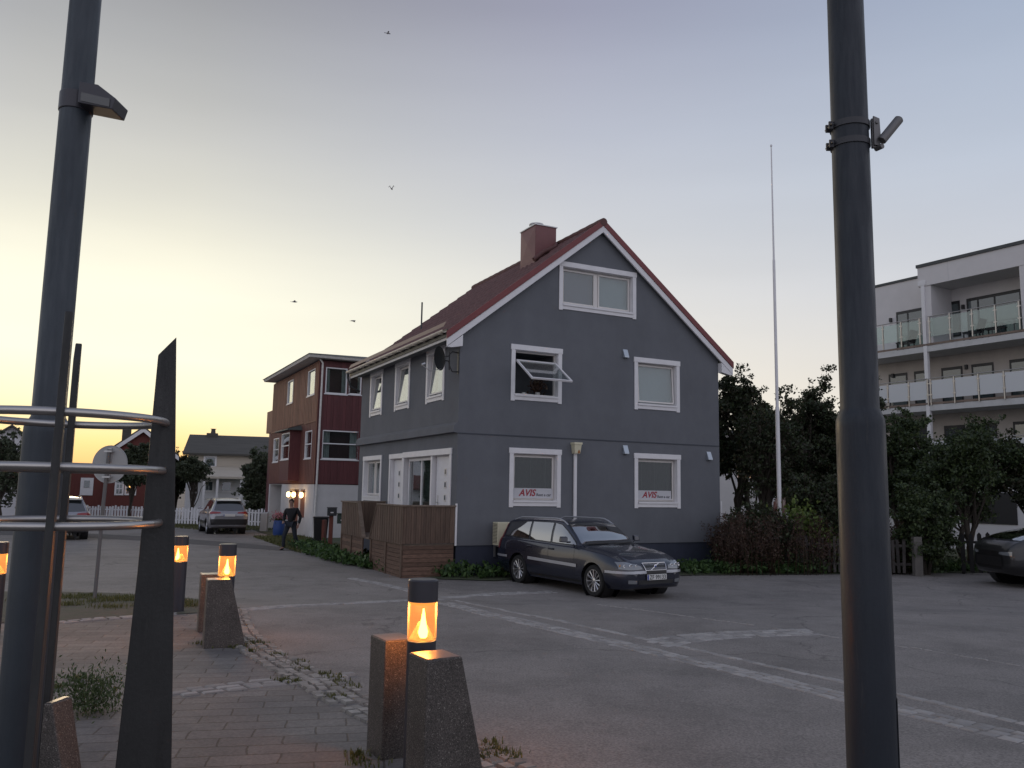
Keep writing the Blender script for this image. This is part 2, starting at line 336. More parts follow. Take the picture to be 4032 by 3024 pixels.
def paver():
    m = bpy.data.materials.new('paver_slabs'); m.use_nodes = True; t = m.node_tree; b = t.nodes['Principled BSDF']
    tcn = t.nodes.new('ShaderNodeTexCoord'); mpn = t.nodes.new('ShaderNodeMapping'); mpn.inputs['Rotation'].default_value = (0, 0, R(-12)); t.links.new(tcn.outputs['Object'], mpn.inputs[0])
    wn = t.nodes.new('ShaderNodeTexNoise'); wn.inputs['Scale'].default_value = 2.5; wn.inputs['Detail'].default_value = 4; t.links.new(mpn.outputs[0], wn.inputs[0])
    wv = t.nodes.new('ShaderNodeVectorMath'); wv.operation = 'MULTIPLY_ADD'; t.links.new(wn.outputs[1], wv.inputs[0]); wv.inputs[1].default_value = (.07, .05, 0); t.links.new(mpn.outputs[0], wv.inputs[2])
    br = t.nodes.new('ShaderNodeTexBrick'); br.inputs['Scale'].default_value = 1; br.inputs['Brick Width'].default_value = .42; br.inputs['Row Height'].default_value = .21; br.inputs['Mortar Size'].default_value = .008; br.inputs['Mortar Smooth'].default_value = .6
    br.inputs['Color1'].default_value = (.112, .106, .101, 1); br.inputs['Color2'].default_value = (.146, .138, .131, 1); br.inputs['Mortar'].default_value = (.078, .068, .058, 1); t.links.new(wv.outputs[0], br.inputs[0])
    def nz(s_, d=6):
        n = t.nodes.new('ShaderNodeTexNoise'); n.inputs['Scale'].default_value = s_; n.inputs['Detail'].default_value = d; n.inputs['Roughness'].default_value = .7; t.links.new(tcn.outputs['Object'], n.inputs[0]); return n.outputs[0]
    c = mixc(t, 1.0, br.outputs[0], ramp(t, nz(.9), [(.3, (.80, .80, .82)), (.7, (1.55, 1.48, 1.40))]), 'MULTIPLY')
    c = mixc(t, 1.0, c, ramp(t, nz(40, 3), [(.3, (.75, .75, .75)), (.7, (1.25, 1.25, 1.25))]), 'MULTIPLY')
    t.links.new(c, b.inputs['Base Color']); b.inputs['Roughness'].default_value = .8
    bp = t.nodes.new('ShaderNodeBump'); bp.inputs['Strength'].default_value = .7; bp.inputs['Distance'].default_value = .01; bp.invert = True
    t.links.new(br.outputs['Fac'], bp.inputs['Height']); t.links.new(bp.outputs[0], b.inputs['Normal']); return m
M['paver'] = paver()
M['soil'] = mat('gravelly_soil', (.10, .085, .065), .95, var=.4, vscale=5, bump=.6, bscale=30, col2=(.075, .08, .05))
M['grassground'] = mat('grass_ground', (.045, .062, .028), .95, bump=.6, bscale=20, col2=(.08, .085, .045), vscale=2)
M['darkpatch'] = mat('dark_asphalt_patch', (.085, .08, .078), .85, var=.25, vscale=3, bump=.3, bscale=60)
M['weed'] = leafmat('weed_leaves', (.025, .055, .015), (.045, .095, .025), (.08, .14, .035))
M['grass'] = leafmat('grass_blades', (.06, .070, .018), (.095, .10, .028), (.14, .135, .045))
M['dock'] = leafmat('dry_red_stems', (.040, .024, .016), (.065, .030, .020), (.085, .058, .034))
M['yleaf'] = leafmat('yellow_green_leaves', (.06, .10, .02), (.10, .15, .03), (.15, .19, .04))
M['leafd'] = leafmat('dark_tree_leaves', (.040, .030, .016), (.022, .036, .015), (.052, .070, .026))
M['leafb'] = leafmat('bushy_tree_leaves', (.020, .034, .013), (.038, .060, .020), (.070, .098, .030))
M['leaff'] = leafmat('far_tree_leaves', (.035, .048, .028), (.055, .07, .038), (.08, .095, .05))
M['bark'] = mat('bark', (.045, .036, .028), .9, var=.3, vscale=8, bump=.5, bscale=20)
M['pink'] = leafmat('pink_flowers', (.35, .10, .14), (.5, .2, .25), (.6, .35, .38))

# ------------------------------------------------------------------ ground, roads, paving
g = MB()
xs = [-3000, -800, -250, -120, -60, -30, -15, -5, 5, 15, 30, 60, 120, 250, 800, 3000]; ys = GY[:-1] + [90, 200, 600, 3000]; ys[0] = -60
for j in range(len(ys) - 1):
    for i in range(len(xs) - 1):
        g.face([(xs[i], ys[j], G(ys[j])), (xs[i + 1], ys[j], G(ys[j])), (xs[i + 1], ys[j + 1], G(ys[j + 1])), (xs[i], ys[j + 1], G(ys[j + 1]))])
struct(g.build('ground', M['asphalt']))

kerb = [(520, 1318), (528, 1345), (548, 1375), (590, 1408), (650, 1440), (715, 1472), (775, 1506), (850, 1542), (940, 1580), (1040, 1622), (1160, 1680), (1300, 1760), (1500, 1900)]
kp = [at(*q) for q in kerb]
plz = [at(-60, 1345), at(125, 1343), at(270, 1334), at(372, 1326), at(440, 1322)] + kp + [Vector((3.2, 1.0, 0)), Vector((3.2, -8, 0)), Vector((-16, -8, 0)), Vector((-16, 11, 0))]
clip_sheet('plaza_paving', [(p.x, p.y) for p in plz], M['paver'], .012)
strip = [at(-100, 1350), at(125, 1347), at(270, 1338), at(372, 1330), at(480, 1324), at(520, 1316), at(470, 1300), at(372, 1291), at(250, 1283), at(120, 1280), at(-100, 1280)]
clip_sheet('soil_verge', [(p.x, p.y) for p in strip], M['soil'], .02)

def setts(name, path, rows, sx=.13, sy=.10, matl='sett', gap=.012, miss=.02, h=.012, jit=.008, arch=.004):
    mb = MB(); pts = [Vector((p.x, p.y)) for p in path]; L = [0]
    for a, b in zip(pts, pts[1:]): L.append(L[-1] + (b - a).length)
    def P(s):
        for i in range(len(pts) - 1):
            if s <= L[i + 1] or i == len(pts) - 2:
                d = (pts[i + 1] - pts[i]).normalized(); return pts[i] + d * (s - L[i]), d
    r2 = random.Random(hash(name) % 1000 if False else len(path) * 17 + rows)
    for r in range(rows):
        s = r2.random() * sx
        while s < L[-1]:
            l = sx * r2.uniform(.75, 1.25); wv = sy * r2.uniform(.85, 1.05)
            if r2.random() > miss:
                p, d = P(s + l / 2); n = Vector((-d.y, d.x)); c = p + n * ((r - (rows - 1) / 2) * (sy + gap) + r2.uniform(-jit, jit))
                a = r2.uniform(-.05, .05); d2 = Vector((d.x * math.cos(a) - d.y * math.sin(a), d.x * math.sin(a) + d.y * math.cos(a))); n2 = Vector((-d2.y, d2.x))
                hl, hw = (l - gap) / 2, wv / 2; z = G(c.y); hh = h + r2.uniform(-.003, .004)
                def Q(u, v, zz): q = c + d2 * u + n2 * v; return (q.x, q.y, G(q.y) + zz)
                k = .82
                bot = [Q(-hl, -hw, -.03), Q(hl, -hw, -.03), Q(hl, hw, -.03), Q(-hl, hw, -.03)]
                md = [Q(-hl, -hw, hh - .006), Q(hl, -hw, hh - .006), Q(hl, hw, hh - .006), Q(-hl, hw, hh - .006)]
                tp = [Q(-hl * k, -hw * k, hh + arch), Q(hl * k, -hw * k, hh + arch), Q(hl * k, hw * k, hh + arch), Q(-hl * k, hw * k, hh + arch)]
                b = mb.av(bot + md + tp)
                for lo in (0, 4):
                    for i in range(4): j = (i + 1) % 4; mb.f.append((b + lo + i, b + lo + j, b + lo + 4 + j, b + lo + 4 + i)); mb.m.append(0)
                mb.f.append((b + 8, b + 9, b + 10, b + 11)); mb.m.append(0)
            s += l
    return struct(mb.build(name, M[matl], smooth=50))
A = lambda *q: [at(*p) for p in q]
setts('sett_band', A((955, 1302), (1050, 1327), (1200, 1360), (1400, 1406), (1600, 1453), (1830, 1509), (2212, 1596), (2500, 1660)), 3, .15, .10, miss=.03, h=.004)
setts('sett_band', A((975, 1296), (1100, 1322), (1250, 1351), (1500, 1404), (1900, 1492), (2212, 1565), (2500, 1630)), 1, .16, .10, miss=.0, h=.005)
setts('sett_band', A((752, 1248), (820, 1261), (880, 1275), (950, 1297)), 2, .15, .11, miss=.02, h=.005)
setts('sett_band', A((522, 1318), (600, 1311), (740, 1304), (880, 1297), (950, 1294)), 3, .15, .105, miss=.03, h=.005)
setts('sett_band', A((950, 1292), (1060, 1284), (1190, 1279)), 3, .15, .11, miss=.05, h=.004)
setts('sett_band', A((1405, 1392), (1480, 1380), (1560, 1373), (1650, 1369), (1745, 1366)), 4, .16, .12, miss=.09, h=.004)
setts('sett_line', A((1290, 1306), (1450, 1327), (1560, 1342), (1700, 1362), (1850, 1384), (2000, 1404), (2212, 1440), (2400, 1470)), 1, .15, .035, miss=.15, h=.003)
kk = [Vector((p.x - .1, p.y - .1, 0)) for p in kp]
setts('kerb_setts', kk, 4, .12, .09, 'settb', .016, .08, h=.020, jit=.015, arch=.012)
setts('sett_band', A((360, 1504), (450, 1494), (560, 1481), (650, 1474), (740, 1466)), 3, .19, .085, gap=.022, miss=.03, h=.018, arch=.006)
setts('sett_band', A((60, 1352), (125, 1348), (200, 1341), (270, 1336), (372, 1329)), 2, .19, .09, gap=.022, miss=.04, h=.022)

# dark patched band across the far road, grass edges
dp = A((-40, 1146), (140, 1150), (300, 1158), (450, 1168), (560, 1177), (610, 1182), (665, 1187)) + A((665, 1192), (600, 1189), (450, 1178), (300, 1168), (140, 1159), (-40, 1155))
clip_sheet('asphalt_patch', [(p.x, p.y) for p in dp], M['darkpatch'], .006)
vg = A((-60, 1122), (200, 1128), (375, 1134), (430, 1134), (535, 1140), (560, 1150), (620, 1166), (670, 1180), (700, 1186)) + [Vector((-3, 45, 0)), Vector((-8, 66, 0)), Vector((-70, 66, 0))]
clip_sheet('grass_verge', [(p.x, p.y) for p in vg], M['grassground'], .03)
vr = A((640, 1187), (690, 1203), (760, 1222), (850, 1240), (950, 1252), (1070, 1256), (1180, 1248), (1480, 1244), (1700, 1242), (2212, 1237), (2600, 1234)) + [Vector((60, 30, 0)), Vector((60, 60, 0)), Vector((-6, 60, 0)), Vector((-7.5, 36, 0))]
clip_sheet('garden_ground', [(p.x, p.y) for p in vr], M['grassground'], .02)

# ------------------------------------------------------------------ vegetation
def mesh_np(name, V, F4, mats, parent=None, midx=None):
    me = bpy.data.meshes.new(name); n = len(V); k = len(F4)
    me.vertices.add(n); me.vertices.foreach_set('co', np.asarray(V, np.float32).ravel())
    me.loops.add(k * 4); me.loops.foreach_set('vertex_index', np.asarray(F4, np.int32).ravel())
    me.polygons.add(k); me.polygons.foreach_set('loop_start', np.arange(0, k * 4, 4, dtype=np.int32)); me.polygons.foreach_set('loop_total', np.full(k, 4, np.int32))
    for m in (mats if isinstance(mats, list) else [mats]): me.materials.append(m)
    me.update(calc_edges=True); me.validate()
    o = link(bpy.data.objects.new(name, me)); o.parent = parent; return o
def leaves(cent, size, aspect=1.6, up=.3, rs=nrng):
    """leaf shaped quads (kites) around the given centres"""
    n = len(cent); d = rs.normal(size=(n, 3)); d[:, 2] += up; d /= np.linalg.norm(d, axis=1)[:, None]
    q = rs.normal(size=(n, 3)); q -= d * (q * d).sum(1)[:, None]; q /= np.linalg.norm(q, axis=1)[:, None]
    nn = np.cross(d, q)
    s = (size * rs.uniform(.6, 1.3, n))[:, None]
    a = cent - d * s * .5; b = cent + q * s / aspect * .5 + d * s * .05; c = cent + d * s * .5 - nn * s * .12; e = cent - q * s / aspect * .5 + d * s * .05
    V = np.stack([a, b, c, e], 1).reshape(-1, 3); F = np.arange(n * 4).reshape(n, 4); return V, F
def blades(base, h, wd, lean=.35, rs=nrng):
    n = len(base); a = rs.uniform(0, 2 * np.pi, n); hh = h * rs.uniform(.5, 1.25, n); ln = hh * rs.uniform(.1, 1, n) * lean * 2
    dx, dy = np.cos(a), np.sin(a); sx, sy = -dy, dx; w2 = wd * rs.uniform(.6, 1.3, n) / 2
    def P(f, wf): return base + np.stack([dx * ln * f ** 2 + sx * w2 * wf, dy * ln * f ** 2 + sy * w2 * wf, hh * f], 1)
    V = np.stack([P(0, -1), P(0, 1), P(.55, .9), P(1, .05), P(.55, -.9)], 1)
    V4 = np.stack([V[:, 0], V[:, 1], V[:, 2], V[:, 4], V[:, 4], V[:, 2], V[:, 3], (V[:, 3] + V[:, 4]) / 2], 1).reshape(-1, 3)
    return V4, np.arange(n * 8).reshape(n * 2, 4)
def tree(name, label, x, y, h, rx, ry, crown0, lm, nl=9000, ls=.11, seed=1, lean=0, trunks=1, group=None, gap=.3, cat='tree'):
    r = np.random.default_rng(seed); t = thing(name, label, cat, (x, y, G(y) - .02), 0, group)
    wood = MB(); C = []
    cz = (h + crown0) / 2; rz = (h - crown0) / 2
    nb = 40
    for tr in range(trunks):
        ox = 0 if trunks == 1 else r.uniform(-.3, .3) * rx; oy = 0 if trunks == 1 else r.uniform(-.2, .2) * ry
        top = np.array([ox + lean + r.uniform(-.2, .2) * rx, oy, h * .8])
        pth = [np.array([ox * .3, oy * .3, 0])]
        for f in (.2, .4, .6, .8, 1): pth.append(np.array([ox * .3 + (top[0] - ox * .3) * f + r.normal() * .06 * h / 3, oy * .3 + (top[1] - oy * .3) * f + r.normal() * .05, top[2] * f]))
        r0 = .017 * h + .02; wood.tube(pth, [r0 * (1 - .15 * i) for i in range(6)], 7)
        for b in range(nb // trunks + 3):
            f = r.uniform(.22, 1); i = min(int(f * 5), 4); st = pth[i] + (pth[i + 1] - pth[i]) * (f * 5 - i)
            u = r.normal(size=3); u /= np.linalg.norm(u); k = r.uniform(.3, .95) ** .6
            en = np.array([lean + u[0] * rx * k, u[1] * ry * k, cz + u[2] * rz * k]);
            mid = (st + en) / 2 + r.normal(size=3) * .12 * rx + np.array([0, 0, .08 * h])
            seg = [st, (st + mid) / 2 + r.normal(size=3) * .05, mid, (mid + en) / 2 + r.normal(size=3) * .08, en]
            wood.tube(seg, [r0 * .38, r0 * .3, r0 * .22, r0 * .14, r0 * .05], 5)
            for q in range(5):
                e2 = en + r.normal(size=3) * np.array([rx, ry, rz]) * .19; s2 = seg[2] + (en - seg[2]) * r.uniform(0, 1)
                wood.tube([s2, (s2 + e2) / 2 + r.normal(size=3) * .06, e2], [r0 * .12, r0 * .08, .006], 4)
                for c_ in range(3): C.append((s2 + (e2 - s2) * r.uniform(.35, 1.1) + r.normal(size=3) * .07, r.uniform(.5, 1.2)))
    wood.build('trunk', M['bark'], t, smooth=60)
    pts = np.array([c[0] for c in C]); sz = np.array([c[1] for c in C]); wgt = sz ** 2 / (sz ** 2).sum()
    idx = r.choice(len(C), nl, p=wgt); off = r.normal(size=(nl, 3)); off /= np.linalg.norm(off, axis=1)[:, None]; off *= (r.uniform(0, 1, nl) ** .45)[:, None]
    rad = gap * (rx + ry) / 3 * sz[idx]; cen = pts[idx] + off * rad[:, None] * np.array([1, 1, .62]); cen[:, 2] = np.maximum(cen[:, 2], .15)
    V, F = leaves(cen, ls, rs=r); mesh_np('crown', V, F, lm, t); return t
def strip_points(path, n, width, rs):
    P = np.array([[p[0], p[1]] for p in path]); d = np.diff(P, axis=0); L = np.linalg.norm(d, axis=1); i = rs.choice(len(L), n, p=L / L.sum()); f = rs.uniform(0, 1, n)[:, None]
    q = P[i] + d[i] * f; nn = np.stack([-d[i][:, 1], d[i][:, 0]], 1) / L[i][:, None]; q = q + nn * (rs.uniform(-1, 1, n)[:, None]) * width / 2; return q
def zof(q): return np.interp(q[:, 1], GY, GZ)
def tag_stuff(o, label): return tag(o, label, 'ground cover', None, 'stuff')
def weeds(name, label, path, n, width, hmax, m, ls=.12, seed=3, per=26):
    r = np.random.default_rng(seed); q = strip_points(path, n, width, r); hs = hmax * r.uniform(.35, 1, n); C = []
    for k in range(n):
        m_ = int(per * r.uniform(.6, 1.3)); u = r.normal(size=(m_, 3)); u /= np.linalg.norm(u, axis=1)[:, None]; rr = r.uniform(.3, 1, m_)[:, None]
        C.append(np.array([q[k, 0], q[k, 1], 0]) + u * rr * np.array([hs[k] * .75, hs[k] * .75, hs[k] * .5]) + np.array([0, 0, hs[k] * .5]))
    C = np.concatenate(C); C[:, 2] = np.abs(C[:, 2]) + zof(C) + .02; V, F = leaves(C, ls, 1.8, .5, rs=r); return tag_stuff(mesh_np(name, V, F, m), label)
def grass(name, label, path, n, width, h, m=None, wd=.012, seed=5):
    r = np.random.default_rng(seed); q = strip_points(path, n, width, r); b = np.concatenate([q, (zof(q) + .005)[:, None]], 1); V, F = blades(b, h, wd, rs=r); return tag_stuff(mesh_np(name, V, F, m or M['grass']), label)

def X2(p): return (p.x, p.y)
wl = [at(660, 1186), at(700, 1202), at(775, 1220), at(850, 1234), at(950, 1244), at(1080, 1249), at(1130, 1246)]
weeds('weed_border', 'low leafy green weeds in front of the wooden porch and the grey wall, left of the station wagon', [X2(p) for p in wl], 330, .9, .42, M['weed'], .13, 3)
wl = [at(1470, 1238), at(1600, 1237), at(1750, 1236), at(1900, 1234), at(2150, 1231)]
weeds('weed_border', 'low leafy green weeds along the back edge of the parking area, right of the station wagon', [X2(p) for p in wl], 420, 1.3, .4, M['weed'], .13, 4)
# dead red dock stems and one yellow green clump
def docks(label, x0, x1, ypx, n, hh, seed, m, nm='dry_stems'):
    r = np.random.default_rng(seed); mb = MB(); C = []
    for k in range(n):
        p = at(r.uniform(x0, x1), ypx + r.uniform(-5, 3)); p.y += r.uniform(.1, 1.4); p.z = G(p.y); h = hh * r.uniform(.5, 1.1); lx, ly = r.normal() * .12 * h, r.normal() * .12 * h
        tp = p + Vector((lx, ly, h)); mb.tube([p, p + Vector((lx * .3, ly * .3, h * .5)), tp], [.007, .006, .003], 4)
        for j in range(46):
            f = r.uniform(.35, 1); C.append(p + (tp - p) * f + Vector(r.normal(size=3) * .045))
    V, F = leaves(np.array(C), .06, 1.7, rs=r)
    b = len(V); V = np.concatenate([V, np.array(mb.v)]); f2 = [f for f in mb.f if len(f) == 4]; F = np.concatenate([F, np.array(f2) + b])
    return tag(mesh_np(nm, V, F, m), label, 'dry weeds', None, 'stuff')
docks('tall dry reddish brown weed stems between the grey house corner and the dark post', 1565, 1810, 1243, 420, 1.5, 11, M['dock'])
docks('tall dry reddish weed stems right of the thick dark post', 1885, 2010, 1241, 170, 1.35, 12, M['dock'])
docks('thin dark umbel stems against the grey wall behind the car bonnet', 1390, 1560, 1225, 26, 1.25, 13, M['dock'])
t = thing('yellow_green_shrub', 'tall yellow green leafy plant among dry red stems left of the thick dark post', 'plant', (*X2(at(1735, 1236)), G(21)))
r_ = np.random.default_rng(5); cc = np.concatenate([r_.normal(size=(260, 3)) * np.array([.28, .25, .22]) + np.array([a, 0, b]) for a, b in ((-.25, 1.3), (.1, 1.1), (.35, .95), (-.1, 1.55), (.75, .75))])
V, F = leaves(cc, .13, 1.6); mesh_np('foliage', V, F, M['yleaf'], t)
mb = MB(); [mb.tube([(a * .4, 0, 0), (a * .8, 0, .6), (a, 0, b)], [.012, .009, .004], 5) for a, b in ((-.25, 1.3), (.1, 1.1), (.35, .95), (-.1, 1.5), (.7, .75))]; mb.build('stem', M['dock'], t)

weeds('bramble_growth', 'waist high dark undergrowth in front of the weathered fence right of the grey house', [X2(at(1565, 1236)), X2(at(1800, 1236)), X2(at(2010, 1234))], 260, 1.0, .95, M['leafb'], .08, 6, 60)
# ---- trees right of the grey house, in front of the apartment block
TL = 'trees between the grey house and the apartment block'
def treeat(px, ytop, D, name, label, wpx, crown0, lm, **k):
    top = atD(px, ytop + 12, D); rx = wpx * 1.12 * 1.8228 / FPX * D / 2; h = top.z - G(D)
    return tree(name, label, top.x, D, h, rx, rx * .8, crown0, lm, **k)
treeat(1603, 800, 29, 'leafy_tree', 'dark leafy tree directly beside the right corner of the grey house, behind the flagpole', 150, 2.4, M['leafd'], nl=30000, ls=.11, seed=21, trunks=2, group=TL, gap=.30)
treeat(1748, 806, 30, 'leafy_tree', 'tall dark tree between the flagpole and the thick dark post', 170, 1.2, M['leafd'], nl=32000, ls=.11, seed=22, trunks=2, group=TL, gap=.30)
treeat(1660, 862, 26.5, 'leafy_tree', 'lower twiggy tree just behind the flagpole, with gaps showing the pale building', 150, 2.2, M['leafd'], nl=9000, ls=.10, seed=29, trunks=3, group=TL, gap=.30)
treeat(1850, 830, 31, 'leafy_tree', 'tree mostly hidden behind the thick dark post', 130, 1.0, M['leafd'], nl=20000, ls=.11, seed=23, trunks=1, group=TL, gap=.33)
treeat(1945, 868, 28, 'leafy_tree', 'round dark tree just right of the thick dark post, below the upper balcony', 130, 1.3, M['leafb'], nl=22000, ls=.11, seed=24, trunks=2, group=TL, gap=.32)
treeat(2080, 902, 25, 'leafy_tree', 'wide tree in front of the lower balcony of the apartment block', 200, 1.7, M['leafb'], nl=21000, ls=.10, seed=25, trunks=3, group=TL, gap=.30)
treeat(2220, 925, 25, 'leafy_tree', 'dark tree cut off by the right picture edge, above the black car', 150, 1.9, M['leafd'], nl=18000, ls=.11, seed=26, trunks=2, group=TL, gap=.34)
treeat(1705, 888, 31.5, 'leafy_tree', 'broad low dark tree behind the flagpole filling the gap between two taller trees', 190, 1.6, M['leafd'], nl=15000, ls=.11, seed=51, trunks=2, group=TL, gap=.33)
treeat(2010, 925, 30.5, 'leafy_tree', 'dark tree behind the others, right of the thick dark post, hiding the ground floor', 200, 1.0, M['leafb'], nl=17000, ls=.11, seed=52, trunks=2, group=TL, gap=.33)
treeat(1990, 1040, 23.5, 'leafy_bush', 'low dark bush right of the thick dark post above the picket fence', 130, .3, M['leafb'], nl=13000, ls=.10, seed=27, trunks=3, group=TL, gap=.33, cat='bush')
treeat(1635, 1075, 23.8, 'leafy_bush', 'low dark bush at the flagpole foot behind the dry stems', 150, .3, M['leafd'], nl=14000, ls=.10, seed=28, trunks=3, group=TL, gap=.33, cat='bush')
treeat(1780, 1010, 24.5, 'leafy_bush', 'low dark bush behind the yellow green plant left of the thick dark post', 160, .3, M['leafd'], nl=14000, ls=.10, seed=30, trunks=3, group=TL, gap=.33, cat='bush')

# ------------------------------------------------------------------ the grey house
TH = R(26.607)
house = thing('grey_house', 'grey rendered gabled house with red tiled roof and white window frames', 'house', (-1.3196, 20.5636, 0), TH)
HW, HL, ZE, ZA = 8.3, 8.5, 5.62, 8.92
b = MB(); b.prism([(0, .26), (HW, .26), (HW, ZE), (HW / 2, ZA), (0, ZE)], 'y', 0, HL); wall = b.build('wall', M['stucco'], house)
GW = dict(attic=(2.84, 5.35, 6.50, 7.82), b=(1.44, 2.95, 3.95, 5.40), c=(5.29, 6.86, 3.95, 5.40), d=(1.44, 2.95, 1.23, 2.71), e=(5.29, 6.86, 1.23, 2.71))
SW = dict(w3=(.97, 2.30, 3.95, 5.40), w2=(3.64, 4.96, 3.95, 5.40), w1=(6.19, 7.49, 3.95, 5.40), x1=(6.0, 7.95, 1.22, 2.65))
CS, CT, CB = .115, .14, .13
cut = MB()
for k, (x0, x1, z0, z1) in GW.items(): cut.box(x0 + CS, x1 - CS, -.5, 1.3 if k == 'b' else .26, z0 + CB, z1 - CT)
for k, (y0, y1, z0, z1) in SW.items(): cut.box(-.5, .26, y0 + CS, y1 - CS, z0 + CB, z1 - CT)
cut.box(-.5, .26, .46, 3.93, .30, 2.50); cut.box(-.5, .26, 4.05, 5.12, .30, 2.50)
carve(wall, cut)
b = MB(); b.box(.03, HW - .03, .03, HL - .03, -.75, .26); b.build('plinth', M['plinth'], house)
# band along the side wall, groove line on the gable
b = MB(); b.prism([(-.002, 3.30), (-.10, 3.22), (-.12, 3.04), (-.002, 3.02)], 'y', 0.0, HL + .1); b.build('storey_band', M['stucco'], house)
b = MB(); b.box(0, HW, -.012, .001, 3.0, 3.03); b.build('storey_line', mat('groove', (.06, .066, .08), .9), house)

def window(parent, T, w_, h_, kind='fixed', back=None, inner='frame', two=False, tilt=0, glass='glass', depth=.13):
    """outer casing w_ x h_; local x right, z up, -y outward, origin lower left"""
    c = MB(); c.M = T
    c.box(-.02, w_ + .02, -.035, -.001, h_ - CT, h_); c.box(0, CS, -.028, -.001, -.03, h_ - CT); c.box(w_ - CS, w_, -.028, -.001, -.03, h_ - CT); c.box(CS, w_ - CS, -.022, -.001, 0, CB)
    # reveals
    c.box(CS, CS + .012, -.001, .22, CB, h_ - CT); c.box(w_ - CS - .012, w_ - CS, -.001, .22, CB, h_ - CT); c.box(CS + .012, w_ - CS - .012, -.001, .22, h_ - CT - .012, h_ - CT)
    wo = c.build('window', M['white'], parent, bevel=.004, bseg=1)
    s = MB(); s.M = T; s.box(CS + .0, w_ - CS - .0, -.05, .16, CB - .001, CB + .022); s.box(CS, w_ - CS, -.05, -.04, CB - .03, CB - .001); s.build('sill', M['white'], wo)
    x0, x1, z0, z1 = CS + .013, w_ - CS - .013, CB + .03, h_ - CT - .014
    f = MB(); f.M = T; fw = .03
    f.box(x0, x0 + fw, depth, depth + .07, z0, z1); f.box(x1 - fw, x1, depth, depth + .07, z0, z1); f.box(x0 + fw, x1 - fw, depth, depth + .07, z0, z0 + fw); f.box(x0 + fw, x1 - fw, depth, depth + .07, z1 - fw, z1)
    if two: xm = (x0 + x1) / 2; f.box(xm - .05, xm + .05, depth - .005, depth + .07, z0 + fw, z1 - fw)
    f.build('frame', M[inner], wo, bevel=.003, bseg=1)
    rects = [(x0 + fw, x1 - fw)] if not two else [(x0 + fw, (x0 + x1) / 2 - .05), ((x0 + x1) / 2 + .05, x1 - fw)]
    for i, (a, b_) in enumerate(rects):
        bk = back[i] if isinstance(back, list) else back
        zz0, zz1 = z0 + fw, z1 - fw
        if kind == 'fixed': Ts = T
        elif kind == 'ajar': Ts = T @ Matrix.Translation((0, depth, zz1)) @ Matrix.Rotation(-tilt, 4, 'X') @ Matrix.Translation((0, -depth, -zz1))
        elif kind == 'open': Ts = T @ Matrix.Translation((0, depth - .08, zz1 - .22)) @ Matrix.Rotation(-tilt, 4, 'X') @ Matrix.Translation((0, -depth, -zz1))
        s = MB(); s.M = Ts; sw = .045; g_ = .004
        s.box(a + g_, a + sw, depth - .03, depth + .02, zz0 + g_, zz1 - g_); s.box(b_ - sw, b_ - g_, depth - .03, depth + .02, zz0 + g_, zz1 - g_)
        s.box(a + sw, b_ - sw, depth - .03, depth + .02, zz0 + g_, zz0 + sw); s.box(a + sw, b_ - sw, depth - .03, depth + .02, zz1 - sw, zz1 - g_)
        s.build('sash', M['white'] if kind == 'open' else M[inner], wo, bevel=.003, bseg=1)
        p = MB(); p.M = Ts; p.box(a + sw, b_ - sw, depth - .008, depth - .002, zz0 + sw, zz1 - sw); p.build('pane', M[glass], wo)
        if bk:
            q = MB(); q.M = T; n = 14
            amp = 0 if bk.startswith('blind') else .004
            q.grid(lambda u, v: (x0 + (x1 - x0) * 0 + a + (b_ - a) * u, .225 + amp * math.sin(u * 60), z0 + (z1 - z0) * v), 40 if amp else 1, 1); q.build('curtain', M[bk], wo)
    return wo
def forest_curtain():
    m = bpy.data.materials.new('forest_print_curtain'); m.use_nodes = True; t = m.node_tree; b = t.nodes['Principled BSDF']; b.inputs['Roughness'].default_value = .9
    tcn = t.nodes.new('ShaderNodeTexCoord'); s = t.nodes.new('ShaderNodeSeparateXYZ'); t.links.new(tcn.outputs['Object'], s.inputs[0])
    n1 = t.nodes.new('ShaderNodeTexNoise'); n1.inputs['Scale'].default_value = 4; n1.inputs['Detail'].default_value = 5; t.links.new(tcn.outputs['Object'], n1.inputs[0])
    xx = mathn('ADD', s.outputs[0], mathn('MULTIPLY', n1.outputs[0], .05, t), t)
    tr = mathn('PINGPONG', xx, .22, t); trunk = ramp(t, mathn('DIVIDE', tr, .22, t), [(0, (1, 1, 1)), (.10, (0, 0, 0))])
    mp_ = t.nodes.new('ShaderNodeMapping'); mp_.inputs['Scale'].default_value = (3, 3, 1.6); t.links.new(tcn.outputs['Object'], mp_.inputs[0])
    vo = t.nodes.new('ShaderNodeTexVoronoi'); vo.feature = 'DISTANCE_TO_EDGE'; vo.inputs['Scale'].default_value = 4.0; t.links.new(mp_.outputs[0], vo.inputs[0])
    br = ramp(t, vo.outputs[0], [(0, (1, 1, 1)), (.05, (0, 0, 0))])
    c = ramp(t, n1.outputs[0], [(.3, (.016, .028, .022)), (.7, (.045, .068, .052))]); c = mixc(t, mathn('MULTIPLY', trunk, .85, t), c, (.20, .24, .20)); c = mixc(t, mathn('MULTIPLY', br, .5, t), c, (.15, .18, .15))
    t.links.new(c, b.inputs['Base Color']); return m
M['forest'] = forest_curtain()
Tg = lambda k: Matrix.Translation((GW[k][0], 0, GW[k][2]))
def wg(k, **a): x0, x1, z0, z1 = GW[k]; return window(house, Tg(k), x1 - x0, z1 - z0, **a)
wg('attic', two=True, back=['blindb', 'blind'])
wg('b', kind='open', tilt=R(57), glass='glass')
wg('c', kind='ajar', tilt=R(3.5), back='blind')
wg('d', back='forest', glass='glassd'); wg('e', back='forest', glass='glassd')
